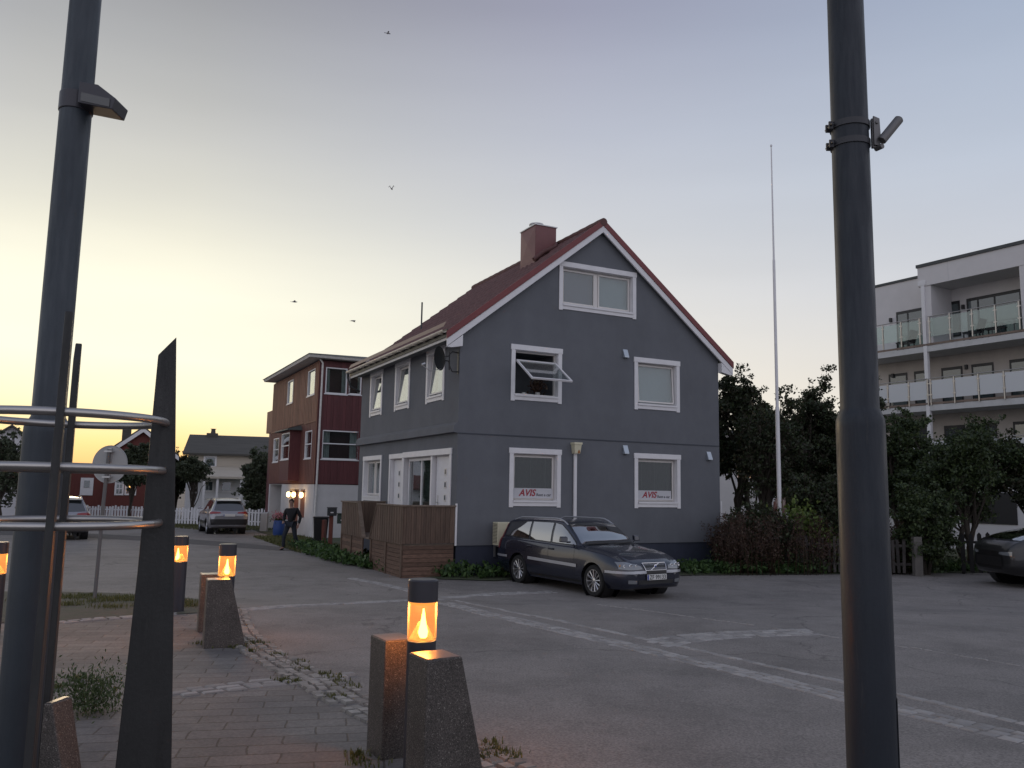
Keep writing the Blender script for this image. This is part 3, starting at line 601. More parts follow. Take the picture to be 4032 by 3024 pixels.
def ws(k, **a):
    y0, y1, z0, z1 = SW[k]; return window(house, Matrix.Translation((0, y1, z0)) @ Matrix.Rotation(R(-90), 4, 'Z'), y1 - y0, z1 - z0, **a)
for k in ('w3', 'w2', 'w1'): ws(k, kind='ajar', tilt=R(5), back='blind')
ws('x1', back='blind', two=True)
# things on the inner ledge of the open window
t = thing('potted_plant', 'dry leafy pot plant on the ledge of the open upper window', 'pot plant', house.matrix_world @ Vector((0, 0, 0)), 0)
bpy.context.view_layer.update()
HM = Matrix.Translation((-1.3196, 20.5636, 0)) @ Matrix.Rotation(TH, 4, 'Z')
def hp(x, y, z): return HM @ Vector((x, y, z))
t.location = hp(2.35, .22, 4.08)
b = MB(); b.lathe([(.05, 0), (.07, .13)], n=14); b.build('pot', M['soft'], t)
r_ = np.random.default_rng(9); V, F = leaves(r_.normal(size=(260, 3)) * .1 + np.array([0, 0, .3]), .09); mesh_np('foliage', V, F, M['dock'], t)
mug = MB(); mug.lathe([(.045, 0), (.05, .1), (.043, .1), (.04, .01)], n=14, capt=True); mug.tube([(.05, 0, .02), (.085, 0, .04), (.085, 0, .07), (.05, 0, .085)], .008, 6)
o = mug.build('mug', M['soft'], smooth=40); o.location = hp(1.92, .2, 4.08); tag(o, 'pale mug on the ledge of the open upper window, left of the pot plant', 'mug')

# window signs
def text_mesh(s, size, font_shear=0, extr=.002, space=1, bold=0):
    cu = bpy.data.curves.new('t', 'FONT'); cu.body = s; cu.size = size; cu.extrude = extr; cu.shear = font_shear; cu.space_character = space; cu.offset = bold; cu.align_x = 'LEFT'
    to = bpy.data.objects.new('t', cu); sc.collection.objects.link(to); bpy.context.view_layer.update()
    me = bpy.data.meshes.new_from_object(to.evaluated_get(bpy.context.evaluated_depsgraph_get())); bpy.data.objects.remove(to); return me
def text(parent, s, size, T, m, name='lettering', **k):
    me = text_mesh(s, size, **k); me.transform(T @ Matrix.Rotation(R(90), 4, 'X')); me.materials.clear(); me.materials.append(m)
    o = link(bpy.data.objects.new(name, me)); o.parent = parent; return o
M['signw'] = mat('sign_board', (.50, .50, .52), .6); M['signr'] = mat('sign_red', (.30, .02, .035), .6); M['signk'] = mat('sign_dark', (.04, .04, .05), .6)
for x0, lab in ((1.62, 'white sign with red and black lettering in the left ground floor gable window'), (5.47, 'white red-lettered sign in the right ground floor gable window, above the car bonnet')):
    t = thing('window_sign', lab, 'sign', hp(x0, .10, 1.44), TH, 'signs in the gable windows')
    b = MB(); b.box(0, 1.15, -.004, .004, 0, .25); b.build('board', M['signw'], t)
    text(t, 'AVIS', .235, Matrix.Translation((.16, -.006, .055)), M['signr'], font_shear=.28, bold=.006, space=1.0)
    text(t, 'Rent a car', .105, Matrix.Translation((.66, -.006, .05)), M['signk'], font_shear=.1, bold=.001)

# doors: big unit on the right (glazed + door) and narrow door left of it (as seen from outside)
TS = lambda y, z: Matrix.Translation((0, y, z)) @ Matrix.Rotation(R(-90), 4, 'Z')
c = MB(); c.M = TS(5.22, .30)      # x' = 5.22 - y
c.box(-.02, 1.22, -.035, -.001, 2.20, 2.34); c.box(0, .10, -.03, -.001, 0, 2.20); c.box(1.17, 1.245, -.03, -.001, 0, 2.20)
c.box(1.225, 4.90, -.038, -.001, 2.203, 2.36); c.box(1.25, 1.33, -.032, -.001, 0, 2.20); c.box(4.76, 4.88, -.03, -.001, 0, 2.20)
c.box(.1, .112, 0, .22, 0, 2.2); c.box(1.15, 1.17, 0, .22, 0, 2.2); c.box(1.29, 1.31, 0, .22, 0, 2.2); c.box(4.745, 4.76, 0, .22, 0, 2.2); c.box(.112, 1.15, 0, .22, 2.188, 2.2); c.box(1.31, 4.745, 0, .22, 2.188, 2.2)
c.box(3.45, 3.55, -.02, .22, 0, 2.188)
c.build('door_surround', M['white'], house, bevel=.004, bseg=1)
def door(x0, x1, win_x, hx):
    d = MB(); d.M = TS(5.22, .30); d.box(x0, x1, .10, .16, .02, 2.18); do = d.build('door', M['white'], house, bevel=.004, bseg=1)
    for i in range(4):
        z = .78 + i * .33; fr = MB(); fr.M = TS(5.22, .30); fr.box(win_x - .075, win_x + .075, .088, .0995, z - .09, z + .09); fo = fr.build('window', M['frame'], do)
        pn = MB(); pn.M = TS(5.22, .30); pn.box(win_x - .045, win_x + .045, .083, .0875, z - .06, z + .06); pn.build('pane', mat('small_pane', (.12, .14, .15), .1) if 'small_pane' not in bpy.data.materials else bpy.data.materials['small_pane'], do)
    h = MB(); h.M = TS(5.22, .30); h.tube([(hx, .10, .98), (hx, .04, .98), (hx + .11, .04, .98)], .012, 8); h.box(hx - .025, hx + .025, .09, .0995, .9, 1.16); h.build('handle', M['galv'], do)
    return do
door(.13, 1.14, .64, .95); door(3.60, 4.72, 4.25, 3.75)
gf = MB(); gf.M = TS(5.22, .30)
for x in (1.40, 2.42, 3.38): gf.box(x, x + .06, .10, .17, 0, 2.18)
gf.box(1.46, 2.42, .10, .17, 0, .07); gf.box(2.48, 3.38, .10, .17, 0, .07); gf.box(1.46, 2.42, .10, .17, 2.1, 2.18); gf.box(2.48, 3.38, .10, .17, 2.1, 2.18)
gw = gf.build('window', M['white'], house, bevel=.003, bseg=1)
for x in (1.46, 2.48): p = MB(); p.M = TS(5.22, .30); p.box(x, x + .93, .125, .132, .07, 2.1); p.build('pane', M['glass'], gw)
cu = MB(); cu.M = TS(5.22, .30); cu.grid(lambda u, v: (1.4 + 2.0 * u, .235 + .012 * math.sin(u * 90), .02 + 2.15 * v), 60, 1); cu.build('curtain', mat('green_grey_curtain', (.10, .13, .12), .9, var=.3, vscale=2), gw)

# roof: tiled sheets with thickness
OV, VG = .42, .14
sl = (ZA - ZE) / (HW / 2)
def roof_sheet(side):
    b = MB(); L = HW / 2 + OV; nu, nv = int((HL + 2 * VG) / .05), int(L / math.cos(math.atan(sl)) / .055)
    def fn(u, v):
        y = -VG + (HL + 2 * VG) * u; s = v * L; x = HW / 2 + side * s; z = ZA + .16 - s * sl
        rowf = (v * L / .34) % 1; z += .030 * math.cos(2 * math.pi * y / .28) + .034 * rowf
        return (x, y, z)
    b.grid(fn, nu, nv, flip=(side > 0)); return b.build('roof', M['tile'], house, smooth=50)
for s_ in (-1, 1): ro = roof_sheet(s_)
# soffit / roof body under the tiles
b = MB(); L = HW / 2 + OV - .02
for s_ in (-1, 1):
    p = [(HW / 2, ZA + .11), (HW / 2 + s_ * L, ZA + .11 - L * sl), (HW / 2 + s_ * L, ZA - .02 - L * sl), (HW / 2, ZA - .02)]
    q = [(HW / 2, ZA + .11), (HW / 2 + s_ * L, ZA + .11 - L * sl), (HW / 2 + s_ * L, ZA + .01 - L * sl), (HW / 2, ZA + .01)]
    b.prism(q, 'y', -VG + .03, HL + VG - .03)
b.build('soffit', M['whited'], house)
# boxed eave along the near side: fascia + gutter + snow guard
b = MB(); xe = -OV + .03; ze = ZE - OV * sl
b.box(-.40, -.001, -.05, HL + .1, ze + .10, ze + .13); b.build('eave_soffit', mat('grey_soffit', (.2, .205, .21), .7), house)
b = MB(); b.box(-.43, -.41, -.13, HL + .1, ze + .10, ze + .30); b.build('fascia', M['black'], house)
gp = [(-.55 + .065 + .065 * math.cos(a), ze + .26 + .065 * math.sin(a)) for a in [math.pi + i * math.pi / 8 for i in range(9)]]
b = MB(); b.prism(gp + [(gp[-1][0] - .01, gp[-1][1])] + [(x * .92 - .04, z + .008) for x, z in gp[::-1]], 'y', -.12, HL + .2)
for i in range(14): b.box(-.56, -.41, i * .62 + .1, i * .62 + .13, ze + .18, ze + .20)
b.build('gutter', M['gutter'], house, smooth=40)
b = MB(); b.tube([(-.49, HL + .1, ze + .2), (-.49, HL + .1, ze + .05), (-.42, HL - .02, ze - .25), (-.10, HL - .1, ze - .42)], .04, 8); b.build('downpipe', M['black'], house, smooth=40)
b = MB(); b.prism([(-.49, ze + .36), (-.485, ze + .36), (-.41, ze + .50), (-.415, ze + .50)], 'y', -.05, HL + .05); b.build('snow_guard', mat('brown_flashing', (.25, .16, .11), .5), house)
# verge: white barge boards and red flashing on the gable side
for s_ in (-1, 1):
    wb = MB(); rb = MB(); L = HW / 2 + OV; x1 = HW / 2 + s_ * L; z1 = ZA - L * sl
    wb.prism([(HW / 2, ZA + .045), (x1, z1 + .045), (x1, z1 - .135), (HW / 2, ZA - .135)], 'y', -VG - .025, -VG + .025)
    # boxed kick at the eave
    wb.prism([(x1, z1 - .153), (x1 - s_ * (OV - .0) , z1 - .153 + (OV) * sl), (x1 - s_ * (OV - .0), z1 - .10), (x1 - s_ * .12, z1 - .16)], 'y', -VG - .022, -.003)
    wb.build('barge_board', M['white'], house)
    rb.prism([(HW / 2, ZA + .235), (x1 + s_ * .02, z1 + .235), (x1 + s_ * .02, z1 + .047), (HW / 2, ZA + .047)], 'y', -VG - .045, -VG - .002); rb.build('verge_flashing', M['redmetal'], house)
b = MB(); b.tube([(HW / 2, -VG - .05 + i * (HL + 2 * VG + .05) / 40, ZA + .15 + .010 * (i % 2)) for i in range(41)], .115, 12); b.build('ridge_cap', M['tile'], house, smooth=60)
# chimney with cross-pressed sheet
ch = MB(); cx0, cx1, cy0, cy1, cz0, cz1 = 3.17, 3.87, 2.0, 2.95, 7.9, 9.46
ch.box(cx0, cx1, cy0, cy1, cz0, cz1); cho = ch.build('chimney', M['chim'], house)
cc_ = MB(); cyc, czc = (cy0 + cy1) / 2, (8.45 + cz1) / 2
q = [(cx0 - .004, cy0, 8.4), (cx0 - .004, cy1, 8.4), (cx0 - .004, cy1, cz1 - .01), (cx0 - .004, cy0, cz1 - .01)]; ctr = (cx0 - .03, cyc, czc)
for i in range(4): cc_.face([q[(i + 1) % 4], q[i], ctr])
cc_.build('pressed_panel', M['chim'], cho)
cp = MB(); cp.box(cx0 - .03, cx1 + .03, cy0 - .03, cy1 + .03, cz1, cz1 + .03); cp.lathe([(.2, 0), (.2, .16), (.22, .16), (.22, .19), (.15, .19), (.15, .02)], (cx0 + .33, cyc + .1, cz1 + .03), 24); cp.build('chimney_pot', M['galv'], cho, smooth=40)
fl = MB(); fl.tube([(cx0 - .1, cy0 - .1, 8.35), (cx0 + .2, cy0 - .14, 8.62), (cx1 - .1, cy0 - .12, 8.83), (cx1 + .05, cy0 + .1, 9.0)], .07, 8); fl.build('lead_flashing', M['tile'], cho, smooth=60)
b = MB(); b.tube([(1.3, 6.4, 6.7), (1.3, 6.4, 7.75)], .028, 8); b.build('vent_pipe', M['roofdark'], house)
# gable fittings
for x, z in ((4.98, 5.47), (4.98, 2.80), (7.89, 2.73)):
    v = MB(); v.prism([(-.001, .11), (-.02, .11), (-.11, -.10), (-.11, -.13), (-.001, -.13)], 'x', x - .075, x + .075)
    for i in range(len(v.v)): v.v[i] = (v.v[i][0], v.v[i][1], v.v[i][2] + z)
    v.build('wall_vent', M['steelv'], house, bevel=.004, bseg=1)
dpo = MB(); dpo.box(3.325, 3.415, -.075, -.012, -.3, 2.66); dpn = dpo.build('drain_pipe', M['white'], house, bevel=.015)
hb = MB(); hb.hexa([(3.29, -.16, 2.62), (3.45, -.16, 2.62), (3.45, -.005, 2.62), (3.29, -.005, 2.62)], [(3.26, -.19, 2.86), (3.48, -.19, 2.86), (3.48, -.005, 2.86), (3.26, -.005, 2.86)]); hb.box(3.245, 3.495, -.205, -.003, 2.862, 2.915); hb.build('hopper', M['cream'], dpn)
rp = MB(); rp.prism([(3.37, 2.63), (3.44, 2.63), (3.43, 2.70), (3.40, 2.73), (3.38, 2.68)], 'y', -.176, -.163); rp.build('rust_stain', M['rust'], dpn)
for x, y in ((-.02, -.012), (HW + .0, -.012)):
    b = MB(); b.box(x - .0, x + .045, y - .02, y + .01, .26 if x < 1 else .30, 1.28 if x < 1 else 1.42); b.build('corner_strip', M['white'], house)
# ---- dish, heat pump
t = thing('satellite_dish', 'dark oval satellite dish on a bracket at the near end of the upper side wall', 'satellite dish', hp(0, .10, 4.80), TH)
b = MB(); Md = Matrix.Translation((-.50, -.12, .05)) @ Matrix.Rotation(R(4), 4, 'Z') @ Matrix.Rotation(R(-9), 4, 'Y')
b.M = Md
prof = [(.0, .0), (.12, -.010), (.22, -.034), (.30, -.062), (.305, -.056), (.22, -.024), (.12, -.0), (.001, .010)]
b.lathe([(r0, z) for r0, z in prof], n=32, ax='x', capb=False, capt=False); b.build('dish', M['dish'], t, smooth=50)
b = MB(); b.tube([(0, 0, .24), (-.16, 0, .26), (-.24, -.03, .20), (-.30, -.08, .12), (-.46, -.12, .10)], .014, 6); b.tube([(0, 0, -.24), (-.16, 0, -.25), (-.24, -.03, -.12), (-.30, -.08, 0), (-.46, -.12, .0)], .014, 6); b.tube([(-.26, -.05, .24), (-.26, -.05, -.22)], .018, 8); b.box(-.012, -.001, -.04, .04, -.30, .30); b.build('bracket', M['black'], t)
b = MB(); b.tube([(-.50, -.12, -.22), (-.80, -.12, -.30), (-.98, -.12, -.18)], .010, 6); b.tube([(-1.02, -.12, -.16), (-.93, -.12, -.12)], .030, 8); b.build('receiver_arm', M['galv'], t)
t = thing('heat_pump', 'pale heat pump unit on wall brackets behind the rear of the station wagon', 'heat pump', hp(.95, -.42, .28), TH)
b = MB(); b.box(0, .82, 0, .30, 0, .56); b.build('casing', M['cream'], t, bevel=.012)
b = MB(); b.lathe([(.215, 0), (.215, -.012), (.19, -.012), (.19, 0)], (.50, -.002, .28), 28, ax='y', capb=False, capt=False)
for i in range(5): b.lathe([(.02 + i * .035 + .006, -.004), (.02 + i * .035 + .006, -.010), (.02 + i * .035, -.010), (.02 + i * .035, -.004)], (.50, -.002, .28), 28, ax='y', capb=False, capt=False)
for i in range(12): a = i * math.pi / 6; b.tube([(.5, -.008, .28), (.5 + .2 * math.cos(a), -.008, .28 + .2 * math.sin(a))], .003, 4)
b.build('fan_grille', M['galv'], t)
b = MB(); b.lathe([(.185, 0), (.02, -.001)], (.50, -.0025, .28), 28, ax='y'); b.build('fan', M['black'], t)
b = MB()
for i in range(14): b.box(-.006, -.001, .03, .27, .05 + i * .035, .062 + i * .035)
b.build('side_fins', M['black'], t)
b = MB()
for x in (.08, .7): b.box(x, x + .04, -.02, .40, -.04, -.001); b.box(x, x + .04, .36, .40, -.3, -.04)
b.build('bracket', M['galv'], t)

# ------------------------------------------------------------------ porch in front of the side wall (house frame)
porch = thing('wooden_porch', 'brown wooden porch screen with steps in front of the white doors', 'porch', (-1.3196, 20.5636, 0), TH)
PX, PT, PF = -1.36, 1.2, .34
def planks(b, fixed, a0, a1, ztop, zbot, axis, wd=.095, th=.022):
    n = max(1, int(abs(a1 - a0) / wd)); w0 = (a1 - a0) / n
    for i in range(n):
        a, c_ = a0 + i * w0 + .003, a0 + (i + 1) * w0 - .003
        zt0, zt1 = (ztop(a), ztop(c_)) if callable(ztop) else (ztop, ztop)
        off = th * .35 if i % 2 else 0
        if axis == 'x': b.hexa([(a, fixed - off, zbot), (c_, fixed - off, zbot), (c_, fixed + th, zbot), (a, fixed + th, zbot)], [(a, fixed - off, zt0), (c_, fixed - off, zt1), (c_, fixed + th, zt1), (a, fixed + th, zt0)])
        else: b.hexa([(fixed - off, a, zbot), (fixed + th, a, zbot), (fixed + th, c_, zbot), (fixed - off, c_, zbot)], [(fixed - off, a, zt0), (fixed + th, a, zt0), (fixed + th, c_, zt1), (fixed - off, c_, zt1)])
b = MB(); planks(b, -.015, PX + .02, -.03, PT, .32, 'x', .06); b.build('front_screen', M['deckwood'], porch)
ztp = lambda y: PT if y < 2.0 else PT - (y - 2.0) * 1.6
b = MB(); planks(b, PX, .0, 2.55, ztp, .30, 'y', .09); b.build('side_screen', M['deckwood'], porch)
ztq = lambda y: PT if y > 3.75 else PT - (3.75 - y) * 1.6
b = MB(); planks(b, PX, 3.2, 5.45, ztq, .28, 'y', .09); b.build('side_screen', M['deckwood'], porch)
b = MB(); planks(b, 5.43, PX + .02, -.03, PT, .30, 'x', .09); b.build('end_screen', M['deckwood'], porch)
def wedge(y0, z0, y1, z1):
    b = MB(); b.hexa([(PX - .03, y0, z0), (PX + .07, y0, z0), (PX + .07, y1, z1), (PX - .03, y1, z1)], [(PX - .03, y0, z0 + .034), (PX + .07, y0, z0 + .034), (PX + .07, y1, z1 + .036), (PX - .03, y1, z1 + .036)]); b.build('cap_rail', M['deckcap'], porch)
for q in ((PX - .03, -.01, -.05, .06), (PX - .03, PX + .07, .06, 2.0), (PX - .03, PX + .07, 3.75, 5.5), (PX + .07, -.01, 5.42, 5.5)): b = MB(); b.box(*q, PT + .001, PT + .035); b.build('cap_rail', M['deckcap'], porch)
wedge(2.0, PT + .001, 2.58, PT - .93); wedge(3.17, PT - .93, 3.75, PT + .001)
b = MB()
for (fx, a0, a1, ax) in ((.0, PX + .03, -.04, 'x'), (PX + .02, .03, 2.5, 'y'), (PX + .02, 3.25, 5.4, 'y')):
    for i in range(9):
        z0, z1 = -.62 + i * .10, -.62 + (i + 1) * .10 - .008
        if z1 > .31: break
        if ax == 'x': b.box(a0, a1, fx, fx + .025, z0, z1)
        else: b.box(fx, fx + .025, a0, a1, z0, z1)
b.build('base_boards', M['deckbase'], porch)
b = MB()
for y in (0.02, 1.2, 2.45, 3.2, 4.3, 5.35): b.box(PX - .01, PX + .018, y, y + .07, -.65, .28)
b.build('post', M['deckwood'], porch)
b = MB(); b.box(PX + .05, -.01, .03, 5.4, .26, .30); b.build('deck', M['deckcap'], porch)
for i in range(4): b = MB(); b.box(PX - .05 + i * .26, PX + .22 + i * .26, 2.6, 3.15, -.40 + i * .17, -.36 + i * .17); b.build('step', M['deckcap'], porch)

# ------------------------------------------------------------------ red house
RB = (-8.75, 37.2)
red = thing('red_house', 'red boarded house with pale ground floor and dark flat-pitched roof, left of the grey house', 'house', (*RB, 0), R(27))
RL, RW = 10.2, 9.0
b = MB(); b.box(0.02, RW, .02, RL, -.8, 1.74); plo = b.build('base_wall', M['plaster'], red)
cut = MB(); cut.box(-.5, .4, 1.65, 2.55, .2, 1.5); cut.box(-.5, 1.6, 6.9, 9.9, -.9, 1.72); cut.box(-.5, .5, 2.9, 4.9, -.7, 1.5); carve(plo, cut)
def clad(x0, x1, y0, y1, z0, z1, face, m, name, holes=()):
    """boarded wall: backing sheet with openings and battens over it"""
    b = MB(); L = (x1 - x0) if face == 'x' else (y1 - y0); n = int(L / .145)
    for i in range(n):
        a = i * L / n; c_ = (i + 1) * L / n - .004; mid_ = (a + c_) / 2; zs = [(z0, z1)]
        for (h0, h1, hz0, hz1) in holes:
            if h0 < mid_ < h1:
                nz_ = []
                for (q0, q1) in zs:
                    if hz0 > q0: nz_.append((q0, min(hz0, q1)))
                    if hz1 < q1: nz_.append((max(hz1, q0), q1))
                zs = nz_
        for q0, q1 in zs:
            if q1 - q0 < .01: continue
            t_ = .03 if i % 2 else .018
            if face == 'x': b.box(x0 + a, x0 + c_, y0 - t_, y0 + .02, q0, q1)
            else: b.box(x0 - t_, x0 + .02, y0 + a, y0 + c_, q0, q1)
    return b.build(name, m, red)
# inner core so nothing shows through
b = MB(); b.prism([(.021, 1.75), (RW, 1.75), (RW, 7.35), (.021, 7.35)], 'y', .021, RL - .02); core = b.build('wall', M['redwood'], red)
cut = MB(); RH = [(.30, 1.30, 5.85, 7.05), (1.38, 1.98, 5.88, 7.05), (.27, 1.95, 2.88, 4.18)]
for h in RH: cut.box(h[0], h[1], -.4, .5, h[2], h[3])
LH = [(.60, 2.02, 5.85, 7.05), (5.15, 6.45, 5.85, 7.05), (.70, 1.98, 2.92, 4.20), (3.2, 4.5, 2.92, 4.25), (7.95, 9.35, 2.92, 4.20)]
for h in LH: cut.box(-.4, .5, h[0], h[1], h[2], h[3])
carve(core, cut)
clad(0, RW, 0, 0, 1.78, 7.30, 'x', M['redwood'], 'front_cladding', RH)
clad(0, 0, 0, RL, 4.60, 7.30, 'y', M['brownwood'], 'upper_side_cladding', LH)
clad(0, 0, 0, RL, 1.78, 4.56, 'y', mat('red_side_boards', (.15, .058, .045), .7, var=.25, vscale=5, island=.15, stretch=(5, 5, .5)), 'lower_side_cladding', LH)
b = MB(); b.box(-.05, -.031, 0, 2.3, 4.56, 4.60); b.box(-.05, -.031, 7.2, RL, 4.52, 4.60); b.box(-.04, 0, -.04, 0, 1.75, 7.3); b.build('trim', M['brownwood'], red)
def rwin(T, w_, h_, cross=0, back='soft', mull=0, lamp=False):
    f = MB(); f.M = T; e = .05
    f.box(0, e, -.03, .08, 0, h_); f.box(w_ - e, w_, -.03, .08, 0, h_); f.box(e, w_ - e, -.03, .08, 0, e); f.box(e, w_ - e, -.03, .08, h_ - e, h_)
    if cross: f.box(e, w_ - e, -.01, .07, h_ * cross, h_ * cross + .05)
    if mull: f.box(w_ * mull, w_ * mull + .05, -.02, .07, e, h_ - e)
    f.box(-.05, w_ + .05, -.06, -.031, -.05, 0.0); wo = f.build('window', M['white'], red)
    p = MB(); p.M = T; p.box(e, w_ - e, .03, .036, e, h_ - e); p.build('pane', M['glass'], wo)
    if back:
        q = MB(); q.M = T
        for u0, u1 in ((.0, .22), (.78, 1.0)): q.grid(lambda u, v: (w_ * (u0 + (u1 - u0) * u), .12 + .02 * math.sin(u * 30), h_ * v), 16, 1)
        q.build('curtain', M[back], wo)
    return wo
for h in RH[:1]: rwin(Matrix.Translation((h[0], 0, h[2])), h[1] - h[0], h[3] - h[2])
h = RH[1]; rwin(Matrix.Translation((h[0], 0, h[2])), h[1] - h[0], h[3] - h[2])
h = RH[2]; rwin(Matrix.Translation((h[0], 0, h[2])), h[1] - h[0], h[3] - h[2], cross=.52)
for i, h in enumerate(LH): rwin(Matrix.Translation((0, h[1], h[2])) @ Matrix.Rotation(R(-90), 4, 'Z'), h[1] - h[0], h[3] - h[2], cross=0 if i < 2 else .5)
# bay with little slate hood
b = MB(); b.box(-.55, -.031, 2.85, 4.85, 1.9, 2.9); b.box(-.55, -.031, 2.85, 2.95, 2.9, 4.3); b.box(-.55, -.031, 4.75, 4.85, 2.9, 4.3); b.box(-.55, -.45, 2.95, 4.75, 4.22, 4.3); b.build('bay', M['redwood'], red)
wo = rwin(Matrix.Translation((-.52, 4.75, 2.92)) @ Matrix.Rotation(R(-90), 4, 'Z'), 1.8, 1.28, cross=.5)
b = MB(); b.hexa([(-.75, 2.6, 4.30), (-.02, 2.6, 4.30), (-.02, 5.6, 4.30), (-.75, 5.6, 4.30)], [(-.7, 2.65, 4.36), (-.02, 2.9, 4.56), (-.02, 5.3, 4.56), (-.7, 5.55, 4.36)]); b.build('bay_roof', M['slate'], red)
b = MB(); b.box(-.012, -.022, 5.6, 6.2, 2.95, 4.2); b.build('side_panel', M['soft'], red) if False else None
# small table lamp seen in the bay window
t = thing('table_lamp', 'small lit table lamp inside the bay window of the red house', 'lamp', tuple(Matrix.Translation((*RB, 0)) @ Matrix.Rotation(R(27), 4, 'Z') @ Vector((-.2, 3.6, 2.95))))
b = MB(); b.lathe([(.06, 0), (.015, .04), (.015, .2)], n=10); b.build('stand', M['soft'], t)
b = MB(); b.lathe([(.12, .18), (.05, .40)], n=14); b.build('lamp_shade', emit('shade_glow', (1, .6, .35), .9), t)
# roof
b = MB(); b.hexa([(-.55, -.40, 7.40), (RW, -.40, 7.40), (RW, RL + .0, 7.40), (-.55, RL, 7.40)], [(-.60, -.45, 7.52), (RW, -.45, 7.52), (RW, RL, 7.52), (-.60, RL + .05, 7.52)]); b.build('eave_board', M['whited'], red)
b = MB(); b.hexa([(-.63, -.48, 7.525), (RW, -.48, 7.525), (RW, RL + .1, 7.525), (-.66, RL + .1, 7.525)], [(-.6, -.45, 7.56), (4, 1.5, 7.95), (4, 9, 7.95), (-.6, RL, 7.57)]); b.build('roof', M['roofdark'], red)
b = MB(); b.tube([(-.0, -.08, 7.38), (.12, -.10, 7.2), (.12, -.10, 6.9), (.10, -.09, 1.8), (.06, -.09, -.6)], .045, 8); b.build('downpipe', M['whited'], red, smooth=40)
# low balcony box at the far end
b = MB(); b.box(0.0, 2.5, RL + .01, RL + 1.6, 4.62, 5.85); b.build('balcony', M['brownwood'], red)
b = MB(); b.box(0.06, 2.5, RL + .01, RL + 1.0, -.8, 4.60); b.build('annex_wall', M['redwood'], red)
# ground floor openings and lit wall lamps
b = MB(); b.box(.02, .06, 1.68, 2.52, .22, 1.48); b.box(.25, .3, 2.95, 4.85, -.6, 1.45); b.build('door', mat('brown_red_door', (.15, .05, .035), .6), red)
for y in (4.45, 3.30, 1.72):
    lp = MB(); lp.box(-.06, 0.015, y - .05, y + .05, 1.36, 1.42); lo = lp.build('wall_lamp', M['black'], red)
    bl = MB(); bl.lathe([(.02, -.14), (.085, -.10), (.10, 0), (.085, .08), (.03, .12)], (-.14, y, 1.25), 14); bl.build('lamp_glass', M['warmlamp'], lo, smooth=60)
    ld = bpy.data.lights.new('wall_lamp_light', 'POINT'); ld.energy = 6; ld.color = (1, .6, .28); ld.shadow_soft_size = .1
    lo2 = link(bpy.data.objects.new('wall_lamp_light', ld)); lo2.parent = red; lo2.location = (-.32, y, 1.25)

# ------------------------------------------------------------------ apartment block
AP = thing('apartment_block', 'pale modern apartment block with glass balconies behind the trees on the right', 'building', (20.2, 40, 0), R(-59))
M['apw'] = mat('pale_panel', (.62, .60, .60), .7, var=.04, vscale=1.5); M['apb'] = mat('beige_plaster', (.46, .42, .385), .8, var=.08, vscale=2); M['slab'] = mat('concrete_slab', (.52, .52, .52), .8, var=.1, vscale=2)
M['frost'] = mat('frosted_panel', (.56, .58, .60), .35); M['bglass'] = glassmat('balcony_glass', (.72, .82, .80), base=.10)
M['blackf'] = mat('black_frame', (.012, .013, .016), .4); M['chromium'] = mat('rail_steel', (.5, .47, .43), .35, metal=.8); M['deckb'] = mat('deck_board', (.2, .15, .12), .8, var=.2)
X0, X1, XB = -4.3, 17, 1.8
b = MB(); b.box(X0, X1, XB, 14, -1.5, 12.97); apw = b.build('wall', M['apw'], AP)
b = MB(); b.box(X0 - .05, X1 + .05, XB - .06, 14.05, 12.975, 13.1); b.build('roof_edge', M['roofdark'], AP)
# projecting roof over the right bay
b = MB(); b.box(-.2, X1, 0, XB - .01, 12.0, 12.96); b.box(.05, .42, .05, XB - .01, 9.05, 11.995); b.box(4.62, 5.2, 0.02, XB - .01, 9.05, 11.995); b.build('roof_canopy', M['apw'], AP)
b = MB(); b.box(-.25, X1, -.06, XB - .07, 12.965, 13.12); b.build('canopy_edge', M['roofdark'], AP)
b = MB()
for x in (1.35, 6.6, 9.2, 11.8): b.box(x, x + .02, -.004, -.001, 12.02, 12.95)
b.build('panel_joint', M['slab'], AP)
for z0, nm in ((8.71, 'upper'), (5.81, 'lower'), (2.9, 'bottom')):
    b = MB(); b.box(X0, X1, 0, XB - .01, z0, z0 + .28); b.build('balcony_floor', M['slab'], AP)
    b = MB(); b.box(X0, X1, -.02, -.002, z0 + .30, z0 + .40); b.build('deck_edge', M['deckb'], AP)
# beige storeys
b = MB(); b.box(X0, X1, XB - .02, XB - .002, 6.1, 8.7); b.box(X0, X1, XB - .02, XB - .002, 3.2, 5.8); b.build('beige_wall', M['apb'], AP)
b = MB(); b.box(-.06, .12, -.02, .16, -1, 12.3); b.box(-.2, .2, -.03, -.001, 12.05, 12.28); b.build('column', M['white'], AP)
def awin(x0, x1, z0, z1, off=0, dark=True, mull=()):
    y = XB - .02 - off; f = MB(); e = .07
    f.box(x0, x0 + e, y - .04, y - .001, z0, z1); f.box(x1 - e, x1, y - .04, y - .001, z0, z1); f.box(x0 + e, x1 - e, y - .04, y - .001, z1 - .14, z1); f.box(x0 + e, x1 - e, y - .04, y - .001, z0, z0 + e)
    for m_ in mull: f.box(m_, m_ + e, y - .04, y - .001, z0 + e, z1 - .14)
    wo = f.build('window', M['blackf'], AP); p = MB(); p.box(x0 + e, x1 - e, y - .02, y - .012, z0 + e, z1 - .14); p.build('pane', M['apane'], wo)
M['apane'] = mat('dusk_pane', (.05, .07, .075), .04, spec=1.0, coat=1.0)
for x0, x1, ml in ((-2.62, -.8, (-2.0,)), (-.45, .82, ()), (1.18, 3.75, (1.7, 2.5)), (5.5, 8, ()), (9, 12, ()), (13, 16, ())): awin(x0, x1, 9.35 if x0 != -.45 else 9.6, 11.38, mull=ml)
